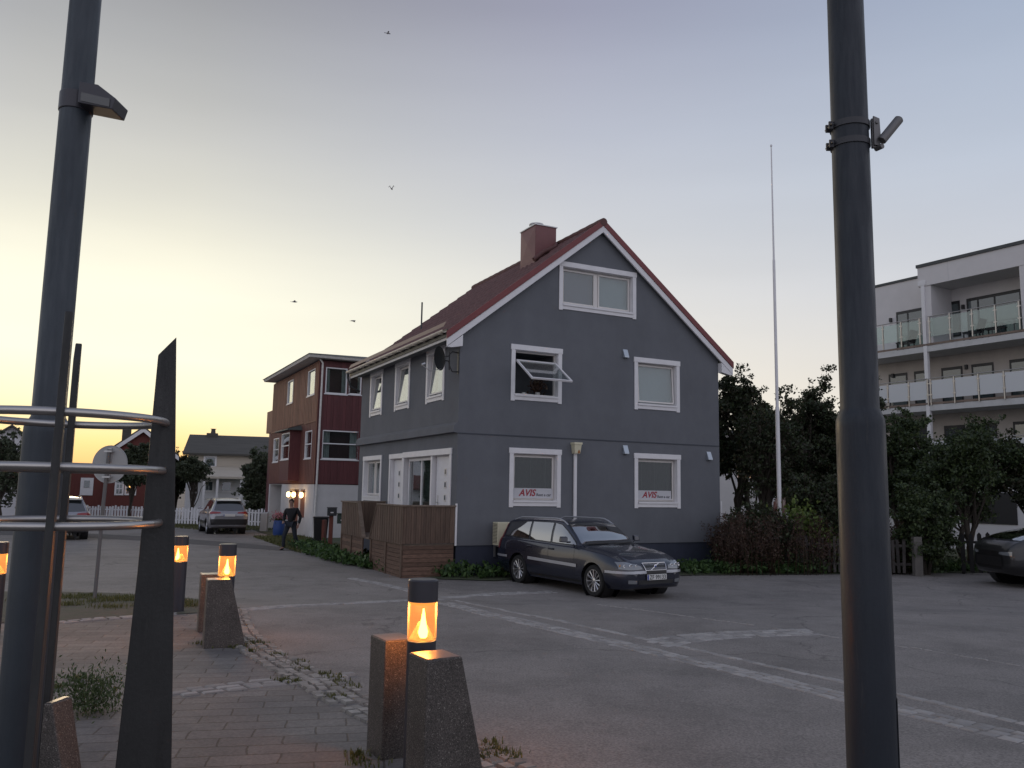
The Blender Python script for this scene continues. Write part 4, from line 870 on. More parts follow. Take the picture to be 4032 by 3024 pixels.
for z in (6.3, 3.4):
    for x0, x1 in ((-3.2, -2.15), (-1.75, -.95), (-.28, .78), (1.25, 2.3), (3.05, 4.6), (5.4, 7), (8, 10), (12, 14)): awin(x0, x1, z, z + 1.8)
b = MB()
for x in (-3.0, .95, 4.9):
    for z in (10.9, 7.9): b.box(x, x + .12, XB - .14, XB - .022, z, z + .22)
b.build('wall_light', M['blackf'], AP)
def railing(z, frosted, xs_, x0, x1):
    rl = MB(); rl.tube([(x0, -.06, z + 1.42), (x1, -.06, z + 1.42)], .025, 8); rt = rl.build('handrail', M['chromium'], AP)
    for x in xs_:
        po = MB(); po.box(x - .025, x + .025, -.085, -.03, z + .12, z + 1.40)
        for zz in (z + .6, z + 1.15): po.box(x - .08, x + .08, -.082, -.045, zz, zz + .05)
        po.build('railing_post', M['chromium'], AP)
    for a, c_ in zip(xs_, xs_[1:]): gl = MB(); gl.box(a + .05, c_ - .05, -.065, -.053, z + .42, z + 1.32); gl.build('balcony_panel', M['frost'] if frosted else M['bglass'], AP)
railing(9.0, False, [-4.25, -3.25, -2.2, -1.18, -.18], -4.3, -.1); railing(9.0, False, [.33, 1.36, 2.43, 3.5, 4.55], .25, 4.62); railing(9.0, False, [5.3, 6.4, 7.5, 8.6, 9.7], 5.25, 9.8)
railing(5.95, True, [-4.25, -3.2, -2.05, -.9, .1], -4.3, .1); railing(5.95, True, [.25, 1.42, 2.57, 3.72, 4.85, 6.0, 7.1, 8.2, 9.4], .2, 9.5)
railing(3.0, True, [-4.25, -3.2, -2.05, -.9, .1, 1.25, 2.4, 3.6, 4.8, 6.0, 7.1, 8.2, 9.4], -4.3, 9.5)
APM = Matrix.Translation((20.2, 40, 0)) @ Matrix.Rotation(R(-59), 4, 'Z')
for x_, y_, z_, lab in ((1.9, .9, 9.12, 'dark slatted lounge chair on the left part of the upper right balcony'), (-1.6, .9, 9.12, 'dark lounge chair on the upper left balcony behind the glass')):
    t = thing('lounge_chair', lab, 'chair', APM @ Vector((x_, y_, z_)), R(-59), 'chairs on the upper balconies')
    b = MB(); b.box(-.35, .35, -.3, .3, .34, .40); b.build('seat', M['blackf'], t); b = MB(); b.hexa([(.30, -.3, .4), (.36, -.3, .4), (.36, .3, .4), (.30, .3, .4)], [(.48, -.3, .95), (.54, -.3, .95), (.54, .3, .95), (.48, .3, .95)]); b.build('backrest', M['blackf'], t)
    for sx in (-.3, .3):
        for sy in (-.26, .26): b = MB(); b.box(sx - .02, sx + .02, sy - .02, sy + .02, 0, .34); b.build('leg', M['blackf'], t)
t = thing('balcony_table', 'low dark table on the upper right balcony beside the lounge chair', 'table', APM @ Vector((2.9, .9, 9.12)), R(-59))
b = MB(); b.box(-.45, .45, -.3, .3, .40, .44); b.build('table_top', M['blackf'], t)
for sx in (-.4, .4):
    for sy in (-.25, .25): b = MB(); b.box(sx - .02, sx + .02, sy - .02, sy + .02, 0, .40); b.build('leg', M['blackf'], t)
# white ground-level wall with garage-like windows, right
b = MB(); b.box(1.0, 12, -.9, -.2, -1.2, 2.2); lw = b.build('garden_wall', M['apw'], AP)
for x in (2.2, 5.4): b = MB(); b.box(x, x + 2.2, -.94, -.903, .55, 1.9); b.build('dark_window', M['blackf'], AP)
# another pale building seen through the trees behind
t = thing('pale_building', 'pale building with a lit window glimpsed through the trees beside the grey house', 'building', (13.5, 52, 0), R(-10))
b = MB(); b.box(-4, 7, 0, 8, -1, 5.4); b.build('wall', M['apw'], t); b = MB(); b.prism([(-4.4, 5.4), (7.4, 5.4), (7.2, 5.6), (-4.2, 5.6)], 'y', -.3, 8.3); b.build('roof', M['roofdark'], t)
for x, lit in ((-2.2, 0), (.6, 1), (3.4, 0)):
    b = MB(); b.box(x, x + 1.3, -.05, -.002, 2.6, 3.9); wo = b.build('window', M['white'], t); b = MB(); b.box(x + .08, x + 1.22, -.06, -.051, 2.68, 3.82); b.build('pane', emit('lit_pane', (1, .62, .35), .55) if lit else M['apane'], wo)

# ------------------------------------------------------------------ distant houses on the left
def simple_house(name, label, o, rot, wdt, dep, ze, zr, wm, rm, ridge='x', over=.35, base=-1.2):
    t = thing(name, label, 'house', (*o, 0), rot); b = MB(); b.M = Matrix.Identity(4)
    if ridge == 'x':
        b.box(0, wdt, 0, dep, base, ze); b.prism([(0.0, ze), (dep, ze), (dep / 2, zr)], 'x', 0, wdt)
        r = MB(); k = (zr - ze) / (dep / 2)
        for s_ in (-1, 1):
            e = dep / 2 + over; r.prism([(dep / 2, zr + .15), (dep / 2 + s_ * e, zr + .15 - e * k), (dep / 2 + s_ * e, zr - e * k + .02), (dep / 2, zr + .02)], 'x', -over, wdt + over)
    else:
        b.box(0, wdt, 0, dep, base, ze); b.prism([(0.0, ze), (wdt, ze), (wdt / 2, zr)], 'y', 0, dep)
        r = MB(); k = (zr - ze) / (wdt / 2)
        for s_ in (-1, 1):
            e = wdt / 2 + over; r.prism([(wdt / 2, zr + .15), (wdt / 2 + s_ * e, zr + .15 - e * k), (wdt / 2 + s_ * e, zr - e * k + .02), (wdt / 2, zr + .02)], 'y', -over, dep + over)
    b.build('wall', wm, t); r.build('roof', rm, t); return t
M['beige'] = mat('beige_boards', (.46, .41, .34), .8, var=.08, vscale=2, stretch=(.5, .5, 8)); M['whitewall'] = mat('white_boards', (.66, .66, .68), .8, var=.06, vscale=2, stretch=(.5, .5, 8))
M['oldroof'] = mat('brown_grey_roof', (.075, .07, .06), .8, var=.2, vscale=2, stretch=(.3, 1, 4)); M['redb'] = mat('deep_red_boards', (.13, .035, .028), .8, var=.15, vscale=3, stretch=(6, 6, .5))
def wpane(t, x0, x1, z0, z1, y=-.001, muntin=0, m=None, lit=None):
    b = MB(); e = .12; b.box(x0 - e, x1 + e, y - .05, y, z0 - e, z1 + e); wo = b.build('window', M['white'], t)
    b = MB(); b.box(x0, x1, y - .06, y - .051, z0, z1); b.build('pane', m or M['apane'], wo)
    if muntin:
        b = MB()
        for i in range(1, muntin): b.box(x0 + (x1 - x0) * i / muntin - .02, x0 + (x1 - x0) * i / muntin + .02, y - .08, y - .061, z0, z1)
        for i in (1, 2): b.box(x0, x1, y - .078, y - .062, z0 + (z1 - z0) * i / 3 - .02, z0 + (z1 - z0) * i / 3 + .02)
        b.build('muntins', M['white'], wo)
    return wo
class Span:       # a house front set square to the line of sight, between two picture columns
    def __init__(q, px0, px1, D, rot):
        q.r = R(rot); q.p = ray(px0, 1050) * D; q.w = q.lx(px1)
    def lx(q, px):
        k = ray(px, 1050).x; return (k * q.p.y - q.p.x) / (math.cos(q.r) - k * math.sin(q.r))
    def lz(q, px, py): return CAMZ + ray(px, py).z * (q.p.y + q.lx(px) * math.sin(q.r))
S_ = Span(402, 640, 60, 16); Z = S_.lz
t = simple_house('white_house', 'white and beige house with dark roof behind the silver car and picket fence', (S_.p.x, 60), S_.r, S_.w, 8, Z(480, 981), Z(440, 946) * 1.06, M['beige'], M['oldroof'])
zb, z2, zs_ = Z(480, 1008), Z(480, 1033), Z(480, 981); X_ = S_.lx
b = MB(); b.box(-.02, S_.w + .02, -.04, .02, -1.2, z2); b.build('lower_wall', M['whitewall'], t)
b = MB(); b.hexa([(X_(424), -1.9, z2 - .05), (X_(540), -1.9, z2 - .05), (X_(540), -.05, z2 - .05), (X_(424), -.05, z2 - .05)], [(X_(424), -1.9, z2 + .1), (X_(540), -1.9, z2 + .1), (X_(518), -.05, zb), (X_(426), -.05, zb)]); b.build('porch_roof', M['beige'], t)
for px in (442, 470, 520): b = MB(); x = X_(px); b.box(x, x + .16, -1.8, -1.64, -1, z2 - .05); b.build('porch_post', M['white'], t)
wpane(t, X_(440), X_(461), Z(450, 1006), Z(450, 988)); wpane(t, X_(439), X_(459), Z(450, 1059), Z(450, 1041), y=-.045); wpane(t, X_(480), X_(499), Z(490, 1060), Z(490, 1042), y=-.045)
b = MB(); x = X_(431); zc_ = Z(430, 948); b.box(x, x + .8, 3.4, 4.2, zc_ - .8, zc_ + .65); b.lathe([(.18, 0), (.15, .3), (.24, .35)], (x + .45, 3.8, zc_ + .65), 10); b.build('chimney', M['oldroof'], t)
S_ = Span(228, 372, 58, 24); Z, X_ = S_.lz, S_.lx; apx = Z(300, 925) * 1.0
t = simple_house('red_wooden_house', 'small red wooden house with white door and window behind the round sign', (S_.p.x, 58), S_.r, S_.w, 7, Z(228, 975), apx, M['redb'], M['oldroof'], ridge='y', over=.3)
b = MB(); k = (apx - Z(228, 975)) / (S_.w / 2)
for s_ in (-1, 1): e = S_.w / 2 + .3; b.prism([(S_.w / 2, apx + .02), (S_.w / 2 + s_ * e, apx + .02 - e * k), (S_.w / 2 + s_ * e, apx - .28 - e * k), (S_.w / 2, apx - .28)], 'y', -.34, -.302)
b.build('barge_board', M['white'], t)
x_ = X_(100); zt = Z(170, 1006); b = MB(); b.box(x_, -.01, .3, 6, -1.2, zt); b.build('side_wing', M['redb'], t)
b = MB(); b.box(x_ - .2, .0, .1, 6.2, zt, zt + .12); b.build('wing_roof', M['oldroof'], t)
b = MB(); b.box(X_(173), X_(201), .24, .299, Z(187, 1070), Z(187, 1032)); do = b.build('door', M['white'], t); b = MB(); b.box(X_(181), X_(193), .20, .239, Z(187, 1053), Z(187, 1038)); b.build('pane', M['apane'], do)
wpane(t, X_(252), X_(264), Z(258, 1066), Z(258, 1035), muntin=2); wpane(t, X_(274), X_(291), Z(282, 1066), Z(282, 1035), muntin=3)
b = MB(); b.lathe([(.02, -.14), (.13, -.06), (.16, .02), (.04, .14)], (X_(283), -.16, Z(283, 1050)), 12); b.build('window_lamp', emit('window_lamp_glow', (1, .5, .15), 2.0), t)
b = MB(); b.box(S_.w / 2 - 1.4, S_.w / 2 - .8, 2, 2.6, apx - 1.2, apx + .2); b.build('chimney', M['oldroof'], t)
S_ = Span(-70, 94, 50, 31); Z = S_.lz
t = simple_house('white_gabled_house', 'white gabled house at the far left edge behind the trees', (S_.p.x, 50), S_.r, S_.w, 8, Z(92, 978), Z(12, 922), M['whitewall'], M['oldroof'], ridge='y')
S_ = Span(-90, 88, 44, 31); Z = S_.lz
t = simple_house('low_red_shed', 'low shed with dark red roof at the far left, in front of the white gable', (S_.p.x, 44), S_.r, S_.w, 4, Z(60, 1040), Z(0, 1008), M['whitewall'], M['redb'], ridge='x')

# hills and far trees
def hill(name, px0, px1, ytops, D, matl, depth):
    b = MB(); n = len(ytops); pts = [atD(px0 + (px1 - px0) * i / (n - 1), ytops[i], D) for i in range(n)]
    for i in range(n - 1):
        a, c = pts[i], pts[i + 1]; k = .35
        b.face([(a.x * .93, D * .93, -1.2), (c.x * .93, D * .93, -1.2), (c.x, D, c.z), (a.x, D, a.z)]); b.face([(a.x, D, a.z), (c.x, D, c.z), (c.x * 1.1, D + depth, -1.2), (a.x * 1.1, D + depth, -1.2)])
    return struct(b.build(name, matl, smooth=60))
M['hill'] = mat('hillside', (.07, .075, .05), .95, var=.3, vscale=.05)
r2 = random.Random(3)
hill('hills', -500, 2700, [1001 + 6 * math.sin(i * .7) + r2.uniform(-3, 3) + max(0, i - 16) * .8 for i in range(60)], 700, M['hill'], 300)

# background trees, left
FT = 'far trees on the left'
treeat(412, 980, 52, 'garden_tree', 'crooked dark tree in front of the white house, left of the silver car', 66, 2.6, M['leaff'], nl=7000, ls=.16, seed=41, trunks=2, group=FT, lean=.2, gap=.34)
treeat(562, 968, 50, 'garden_tree', 'dense dark tree hiding the right side of the white house', 62, .4, M['leaff'], nl=12000, ls=.16, seed=42, trunks=2, group=FT, gap=.36)
treeat(575, 955, 56, 'garden_tree', 'tall dark tree beside the left end of the red boarded house', 70, .5, M['leaff'], nl=9000, ls=.24, seed=43, trunks=1, group=FT, gap=.36)
treeat(388, 958, 64, 'garden_tree', 'feathery tree catching the sunset glow between the black fin and the white house', 50, 1.0, M['leaff'], nl=4000, ls=.2, seed=44, trunks=1, group=FT, gap=.3)
treeat(292, 945, 50, 'garden_tree', 'round dark tree in front of the small red wooden house gable', 60, 2.0, M['leaff'], nl=7000, ls=.2, seed=45, trunks=1, group=FT, gap=.35)
treeat(14, 915, 40, 'garden_tree', 'spindly dark tree at the far left edge in front of the white gable', 70, .8, M['leaff'], nl=4500, ls=.17, seed=46, trunks=2, group=FT, gap=.28)
treeat(60, 930, 44, 'garden_tree', 'thin dark tree behind the thick left post', 40, .8, M['leaff'], nl=2500, ls=.17, seed=47, trunks=1, group=FT, gap=.28)

# ------------------------------------------------------------------ fences
def picket(name, label, pa, pb, h, m, pw=.09, gap_=.07, seed=1, lean=0, skip=0, group=None, point=False):
    r = random.Random(seed); a = Vector((pa[0], pa[1], 0)); b_ = Vector((pb[0], pb[1], 0)); d = b_ - a; L = d.length; ang = math.atan2(d.y, d.x)
    t = thing(name, label, 'fence', (a.x, a.y, 0), ang, group); zz = lambda s: G(a.y + d.y * s / L)
    rl = MB()
    for hz in (.25, .75):
        for i in range(max(1, int(L / 2))):
            s0, s1 = i * L / max(1, int(L / 2)), (i + 1) * L / max(1, int(L / 2)); rl.hexa([(s0, .015, zz(s0) + h * hz), (s1, .015, zz(s1) + h * hz), (s1, .05, zz(s1) + h * hz), (s0, .05, zz(s0) + h * hz)], [(s0, .015, zz(s0) + h * hz + .07), (s1, .015, zz(s1) + h * hz + .07), (s1, .05, zz(s1) + h * hz + .07), (s0, .05, zz(s0) + h * hz + .07)])
    rl.build('rail', m, t); pk = MB(); s = 0
    while s < L - pw:
        if r.random() > skip:
            z = zz(s); hh = h * r.uniform(.93, 1.03); k = r.uniform(-1, 1) * lean; e = pw * .5 if point else 0
            pk.prism([(s, z + .05), (s + pw, z + .05), (s + pw + k, z + hh - e), (s + pw / 2 + k, z + hh + (e * .3 if point else 0)), (s + k, z + hh - e)], 'y', -.012, .0145)
        s += pw + gap_
    o = pk.build('pickets', m, t); po = MB()
    for i in range(int(L / 2.2) + 1): po.box(i * 2.2, i * 2.2 + .09, .051, .14, zz(i * 2.2) - .1, zz(i * 2.2) + h * .9)
    po.build('posts', m, t); return t
fa, fb = atD(150, 1088, 50), atD(600, 1098, 50)
picket('white_picket_fence', 'white picket fence along the far side of the road, behind both parked silver cars', (fa.x, 51), (fb.x, 48.5), 1.02, M['whitewall'], .12, .075, 1)
M['greyw'] = mat('weathered_grey_wood', (.062, .055, .052), .9, var=.35, vscale=4, island=.3, bump=.3)
fa, fb = atD(1585, 1180, 22.2), atD(1995, 1180, 22.6)
picket('weathered_fence', 'leaning weathered grey picket fence among dry stems below the flagpole', (fa.x, 23.1), (fb.x, 23.3), 1.0, M['greyw'], .08, .07, 2, .05, .1)
M['blackw'] = mat('black_stained_wood', (.015, .014, .014), .8, var=.2)
fa, fb = atD(2075, 1180, 24), atD(2150, 1180, 23.6)
picket('black_fence', 'short black picket fence section beside the black car at the right edge', (fa.x, 24), (fb.x, 23.6), 1.15, M['blackw'], .11, .1, 3, 0, 0, point=True)
b = MB(); p = atD(1993, 1200, 22.7); b.box(-.11, .11, -.09, .09, G(22.7) - .1, G(22.7) + 1.05); o = b.build('stone_post', mat('stone_post_grey', (.13, .12, .11), .9, var=.2, vscale=4), bevel=.01); o.location = (p.x, 23.0, 0); tag(o, 'short pale stone post at the right end of the weathered fence', 'post')

# ------------------------------------------------------------------ flagpole
p = at(1685, 1175); D = 24.0; p = atD(1684, 1100, D)
t = thing('flagpole', 'tall white flagpole without a flag, rising from the dry stems right of the grey house', 'flagpole', (p.x, D, G(D)))
H_ = atD(1670, 317, D).z - G(D)
b = MB(); b.tube([(0, 0, .2), (0, 0, H_ * .37)], [.062, .058], 12); b.tube([(0, 0, H_ * .37), (0, 0, H_ * .72)], [.046, .040], 12); b.tube([(0, 0, H_ * .72), (0, 0, H_)], [.030, .018], 10); b.build('pole', M['white'], t, smooth=40)
b = MB(); b.lathe([(.0, 0), (.03, .01), (.035, .04), (.02, .07), (0, .075)], (0, 0, H_), 10, capb=False, capt=False); b.build('finial', M['white'], t, smooth=60)
b = MB()
for s_ in (-1, 1): b.prism([(s_ * .08, 0), (s_ * .17, 0), (s_ * .16, 2.0 + s_ * .06), (s_ * .12, 1.94), (s_ * .085, 2.03)], 'y', -.05, .05)
b.build('mount', mat('peeling_wood', (.35, .30, .27), .9, col2=(.12, .03, .025), vscale=6, stretch=(1, 1, .3)), t)

# ------------------------------------------------------------------ bins, mailboxes, cabinet, planter
p = at(692, 1172)
def wheelie(x, y, rz):
    t = thing('wheelie_bin', 'black wheelie bin against the pale base wall beside the letterboxes', 'bin', (x, y, G(y)), rz)
    b = MB(); b.hexa([(-.23, -.25, .06), (.23, -.25, .06), (.23, .25, .06), (-.23, .25, .06)], [(-.29, -.34, 1.0), (.29, -.34, 1.0), (.29, .34, 1.0), (-.29, .34, 1.0)]); b.build('body', M['black'], t, bevel=.02)
    b = MB(); b.box(-.31, .31, -.37, .37, 1.005, 1.06); b.box(-.25, .25, .36, .42, .98, 1.03); b.build('lid', M['black'], t, bevel=.02)
    for s_ in (-1, 1): b = MB(); b.lathe([(.10, -.03), (.10, .03)], (s_ * .26, .26, .10), 16, ax='x'); b.build('wheel', M['black'], t)
p2 = atD(692, 1150, 33.5); wheelie(p2.x, 33.5, R(15))
M['boxk'] = mat('dark_mailbox', (.02, .025, .03), .4); M['boxg'] = mat('dark_green_mailbox', (.01, .035, .025), .35)
def mailbox(label, px, py, D, m, kind):
    v = atD(px, py, D); t = thing('mailbox', label, 'mailbox', (v.x, D, v.z), R(10), 'letterboxes beside the porch')
    b = MB(); b.prism([(-.13, 0), (.13, 0), (.13, .26), (0, .33), (-.13, .30)] if kind else [(-.14, 0), (.14, 0), (.15, .28), (-.15, .28)], 'x', -.17, .17)
    b.build('body', m, t, bevel=.01); b = MB(); b.box(-.19, .19, -.16, .15, .32 if kind else .285, .345 if kind else .31); b.build('lid', m, t); b = MB(); b.box(-.05, .06, -.152, -.141, .1, .14); b.build('label_plate', M['white'], t)
mailbox('dark blue grey mailbox on the red brown post', 717, 1114, 31, M['boxk'], 0)
mailbox('dark green mailbox with sloping lid on the left end of the porch', 739, 1131, 28.5, M['boxg'], 1)
v = atD(714, 1170, 31.1); b = MB(); b.box(-.07, .07, -.05, .05, -.1, atD(717, 1114, 31).z - G(31) - .002); b.box(-.35, -.25, .05, .4, -.1, 1.0); o = b.build('mailbox_post', mat('red_brown_post', (.16, .05, .035), .8, var=.2)); o.location = (v.x, 31.05, G(31)); tag(o, 'red brown wooden post carrying the dark mailbox', 'post')
v = ray(570, 1144) * 43; b = MB(); b.hexa([(-.17, -.15, -.05), (.17, -.15, -.05), (.17, .15, -.05), (-.17, .15, -.05)], [(-.17, -.15, .93), (.17, -.15, .93), (.17, .15, .98), (-.17, .15, .98)]); b.box(-.005, .005, -.156, -.151, .1, .85)
o = b.build('electrical_cabinet', mat('cabinet_grey', (.40, .41, .42), .6), bevel=.015); o.location = (v.x, 43, G(43)); tag(o, 'small pale grey electrical cabinet left of the red house', 'cabinet')
t = thing('flower_planter', 'blue planter tub with pink flowers beside the walking man', 'planter', (at(599, 1160).x, 38.2, G(38.2)))
b = MB(); b.lathe([(.20, 0), (.26, .12), (.27, .45), (.24, .74), (.22, .74), (.22, .66)], n=18); b.build('tub', mat('blue_tub', (.02, .06, .22), .5), t, smooth=50)
r_ = np.random.default_rng(8); V, F = leaves(r_.normal(size=(420, 3)) * np.array([.17, .17, .10]) + np.array([0, 0, .92]), .07, 1.1); mesh_np('flowers', V, F, M['pink'], t)
r_ = np.random.default_rng(18); V, F = leaves(r_.normal(size=(260, 3)) * np.array([.16, .16, .08]) + np.array([0, 0, .82]), .09, 1.3); mesh_np('foliage', V, F, M['weed'], t)

# ------------------------------------------------------------------ traffic sign seen from behind
p = at(204, 1297)
t = thing('traffic_sign', 'round traffic sign seen from behind on a thin grey post', 'traffic sign', (p.x, p.y, p.z - .02), R(-8))
cz = atD(227, 1000, p.y).z - p.z
b = MB(); b.tube([(0, 0, 0), (.02, 0, 1.6), (.05, 0, cz + .25)], .03, 10); b.build('post', mat('dull_post_grey', (.12, .12, .12), .7), t, smooth=40)
b = MB(); b.lathe([(.30, -.0), (.32, -.004), (.32, .012), (.30, .012)], (.05, .045, cz), 40, ax='y'); b.build('disc', mat('sign_back_grey', (.33, .34, .34), .55, metal=.2), t)
b = MB(); b.box(.02, .08, .018, .043, cz - .27, cz + .27); b.box(-.02, .12, -.04, .018, cz + .2, cz + .23); b.box(-.02, .12, -.04, .018, cz - .23, cz - .2); b.build('bracket', M['galv'], t)

# ------------------------------------------------------------------ lamp bollards and granite blocks
def amber():
    m = bpy.data.materials.new('amber_glass'); m.use_nodes = True; t = m.node_tree; t.nodes.clear()
    tr = t.nodes.new('ShaderNodeBsdfTransparent'); tr.inputs[0].default_value = (1, .72, .45, 1)
    e = t.nodes.new('ShaderNodeEmission'); e.inputs[0].default_value = (1, .36, .09, 1); e.inputs[1].default_value = .42
    ad = t.nodes.new('ShaderNodeAddShader'); t.links.new(tr.outputs[0], ad.inputs[0]); t.links.new(e.outputs[0], ad.inputs[1])
    gl = t.nodes.new('ShaderNodeBsdfGlossy'); gl.inputs['Roughness'].default_value = .35; mx = t.nodes.new('ShaderNodeMixShader'); lw_ = t.nodes.new('ShaderNodeLayerWeight'); lw_.inputs[0].default_value = .12
    t.links.new(lw_.outputs[0], mx.inputs[0]); t.links.new(ad.outputs[0], mx.inputs[1]); t.links.new(gl.outputs[0], mx.inputs[2]); o = t.nodes.new('ShaderNodeOutputMaterial'); t.links.new(mx.outputs[0], o.inputs[0]); return m
M['amber'] = amber(); M['bulb'] = emit('hot_bulb', (1, .58, .12), 12); M['cone'] = mat('lamp_cone', (.42, .30, .22), .7); M['glow'] = emit('amber_reflector', (1, .38, .08), .9)
def bollard(label, x, y, h=1.09, energy=9, r=.100):
    g0 = G(y); t = thing('bollard_lamp', label, 'bollard lamp', (x, y, g0), math.sin(x * 7) * .5, 'lit bollard lamps along the pavement edge')
    zc0, zg0 = h - .135, h - .36
    b = MB(); b.lathe([(r - .004, -.05), (r - .004, zg0 - .004), (r - .012, zg0)], n=36); b.build('post', M['lampbody'], t, smooth=40)
    b = MB(); b.lathe([(r - .02, zc0), (r, zc0 + .003), (r, h - .008), (r - .008, h)], n=36); b.build('cap', M['lampbody'], t, smooth=40)
    b = MB(); b.lathe([(r - .003, zg0 + .001), (r - .003, zc0 - .001)], n=36, capb=False, capt=False); b.build('lamp_glass', M['amber'], t, smooth=40)
    b = MB(); b.lathe([(r - .014, zg0 + .004), (.022, zg0 + .105), (.022, zg0 + .004)], n=32, capb=False, capt=False); b.build('reflector_cone', M['cone'], t, smooth=50)
    b = MB(); b.lathe([(.004, zg0 + .19), (.012, zg0 + .14), (.019, zg0 + .095), (.030, zg0 + .055), (.026, zg0 + .022), (.008, zg0 + .006)], n=16, capb=True, capt=True)
    for i in range(len(b.v)): b.v[i] = (b.v[i][0], b.v[i][1] - .048, b.v[i][2])
    b.build('bulb', M['bulb'], t, smooth=60)
    b = MB(); b.lathe([(.07, zc0 - .016), (.085, zc0 - .006)], n=24); b.build('reflector_ring', M['glow'], t)
    ld = bpy.data.lights.new('bollard_light', 'POINT'); ld.energy = energy; ld.color = (1, .42, .12); ld.shadow_soft_size = .05
    lo = link(bpy.data.objects.new('bollard_light', ld)); lo.parent = t; lo.location = (0, -.0, zg0 + .17)
    return t
v = ray(913, 1310) * 5.2; bollard('nearest lit bollard lamp, standing behind the large right granite block', v.x, 5.2, 1.127, 15, .092)
v = ray(490, 1230) * 9.78; bollard('lit bollard lamp between the two smaller far granite blocks', v.x, 9.78, 1.115, 14, .097)
v = ray(390, 1200) * 12.25; bollard('farthest lit bollard lamp, just right of the black fin, without a granite block', v.x, 12.25, 1.085)
v = ray(-3, 1190) * 9.8; bollard('lit bollard lamp glimpsed at the far left edge behind the thick post', v.x, 9.8, 1.09)
def block(label, x, y, rz, w0, w1, dep, h, mirror=False):
    """w0 = top width, w1 = bottom width; vertical edge on -x side, sloping edge on +x"""
    g0 = G(y); t = thing('granite_block', label, 'granite block', (x, y, g0), rz, 'wedge shaped granite blocks beside the lamps'); b = MB(); s_ = -1 if mirror else 1
    pts = [(0, -.1), (s_ * (w1 + .0), -.1), (s_ * w0, h), (0, h)]
    if mirror: pts = pts[::-1]
    b.prism(pts, 'y', 0, dep); b.build('block', M['granite'], t, bevel=.006)
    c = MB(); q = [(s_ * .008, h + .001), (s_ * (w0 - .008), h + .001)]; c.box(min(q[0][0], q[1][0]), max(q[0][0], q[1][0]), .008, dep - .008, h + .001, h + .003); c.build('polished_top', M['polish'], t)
    return t
# block frame: x along the broad front face
def ang(a, b_): return math.atan2(b_[1] - a[1], b_[0] - a[0])
BA = (-.43, 4.62); block('nearest large granite block with sloping right side, in front of the nearest lamp', BA[0], BA[1], R(32), .215, .42, .235, .75)
block('nearest narrow granite block glowing orange, left of the nearest lamp', -.765, 5.36, R(30), .21, .21, .26, .725)
block('smaller far granite block with sloping right side, in front of the second lamp', -3.30, 9.30, R(24), .25, .47, .24, .74)
block('smaller far granite block partly hidden, left of the second lamp', -3.78, 10.42, R(24), .23, .23, .24, .70)
v = atD(92, 1545, 4.3); ztop_ = atD(108, 1520, 4.3).z
t = block('granite block at the lower left edge behind the thick post, with pale lit top', v.x, 4.3, R(-8), atD(112, 1545, 4.3).x - v.x, atD(112, 1545, 4.3).x - v.x + .17, .15, ztop_ - G(4.3))

# ------------------------------------------------------------------ thick posts
for k_ in ('pole', 'poler', 'fin'):
    t_ = M[k_].node_tree; b_ = t_.nodes['Principled BSDF']; n_ = t_.nodes.new('ShaderNodeTexNoise'); m_ = t_.nodes.new('ShaderNodeMapping'); c_ = t_.nodes.new('ShaderNodeTexCoord')
    m_.inputs['Scale'].default_value = (9, 9, .9); n_.inputs['Scale'].default_value = 2.2; n_.inputs['Detail'].default_value = 9; n_.inputs['Roughness'].default_value = .75
    t_.links.new(c_.outputs['Object'], m_.inputs[0]); t_.links.new(m_.outputs[0], n_.inputs[0]); t_.links.new(ramp(t_, n_.outputs[0], [(.35, (.36, .36, .36)), (.7, (.75, .75, .75))]), b_.inputs['Roughness'])
    src_ = b_.inputs['Base Color'].links[0].from_socket; t_.links.new(mixc(t_, ramp(t_, n_.outputs[0], [(.60, (0, 0, 0)), (.74, (.5, .5, .5))]), src_, (.085, .08, .075)), b_.inputs['Base Color'])
M['silver'] = mat('dull_bracket', (.17, .165, .165), .5, metal=.6)
def bigpost(label, px_top, py_top, px_lo, py_lo, D, r1, r2, zfl, m, top=7.5):
    v = atD(px_lo, py_lo, D); t = thing('street_post', label, 'lamp post', (v.x, D, G(D)), 0, 'thick dark street posts framing the view')
    z = zfl - G(D)
    b = MB(); b.lathe([(r2 * 1.25, -.02), (r2 * 1.25, .02), (r2, .03), (r2, z - .09), (r2 * .985, z - .05), (r1 + (r2 - r1) * .35, z - .01), (r1, z + .015), (r1, 3.5), (r1 * .93, top)], n=56); b.build('pole', m, t, smooth=30); return t, v
D = 4.55; half = lambda wpx, D: wpx * 1.8228 / FPX * D / 2 * .93
pr, v = bigpost('thick dark post on the right carrying a steel pipe bracket', 1832, 0, 1865, 1100, D, half(86, D), half(108, D), atD(1855, 888, D).z, M['poler'])
b = MB(); zb_ = atD(1838, 295, D).z - G(D); r1 = half(86, D)
for dz in (.055, -.055):
    b.lathe([(r1 + .002, dz - .018), (r1 + .007, dz - .018), (r1 + .007, dz + .018), (r1 + .002, dz + .018)], (0, 0, zb_), 40, capb=False, capt=False)
    b.box(-r1 - .028, -r1 - .004, -.03, -.018, zb_ + dz - .022, zb_ + dz + .022); b.box(-r1 - .028, -r1 - .004, .018, .03, zb_ + dz - .022, zb_ + dz + .022); b.tube([(-r1 - .017, -.05, zb_ + dz), (-r1 - .017, .05, zb_ + dz)], .007, 8)
b.build('clamp', mat('clamp_band', (.05, .05, .055), .5, metal=.4), pr, smooth=30)
b = MB(); b.box(r1 + .004, r1 + .03, -.05, -.03, zb_ - .085, zb_ + .09); b.prism([(r1 + .01, zb_ + .10), (r1 + .045, zb_ + .085), (r1 + .05, zb_ - .06), (r1 + .035, zb_ - .075), (r1 + .01, zb_ - .075)], 'y', -.062, -.05)
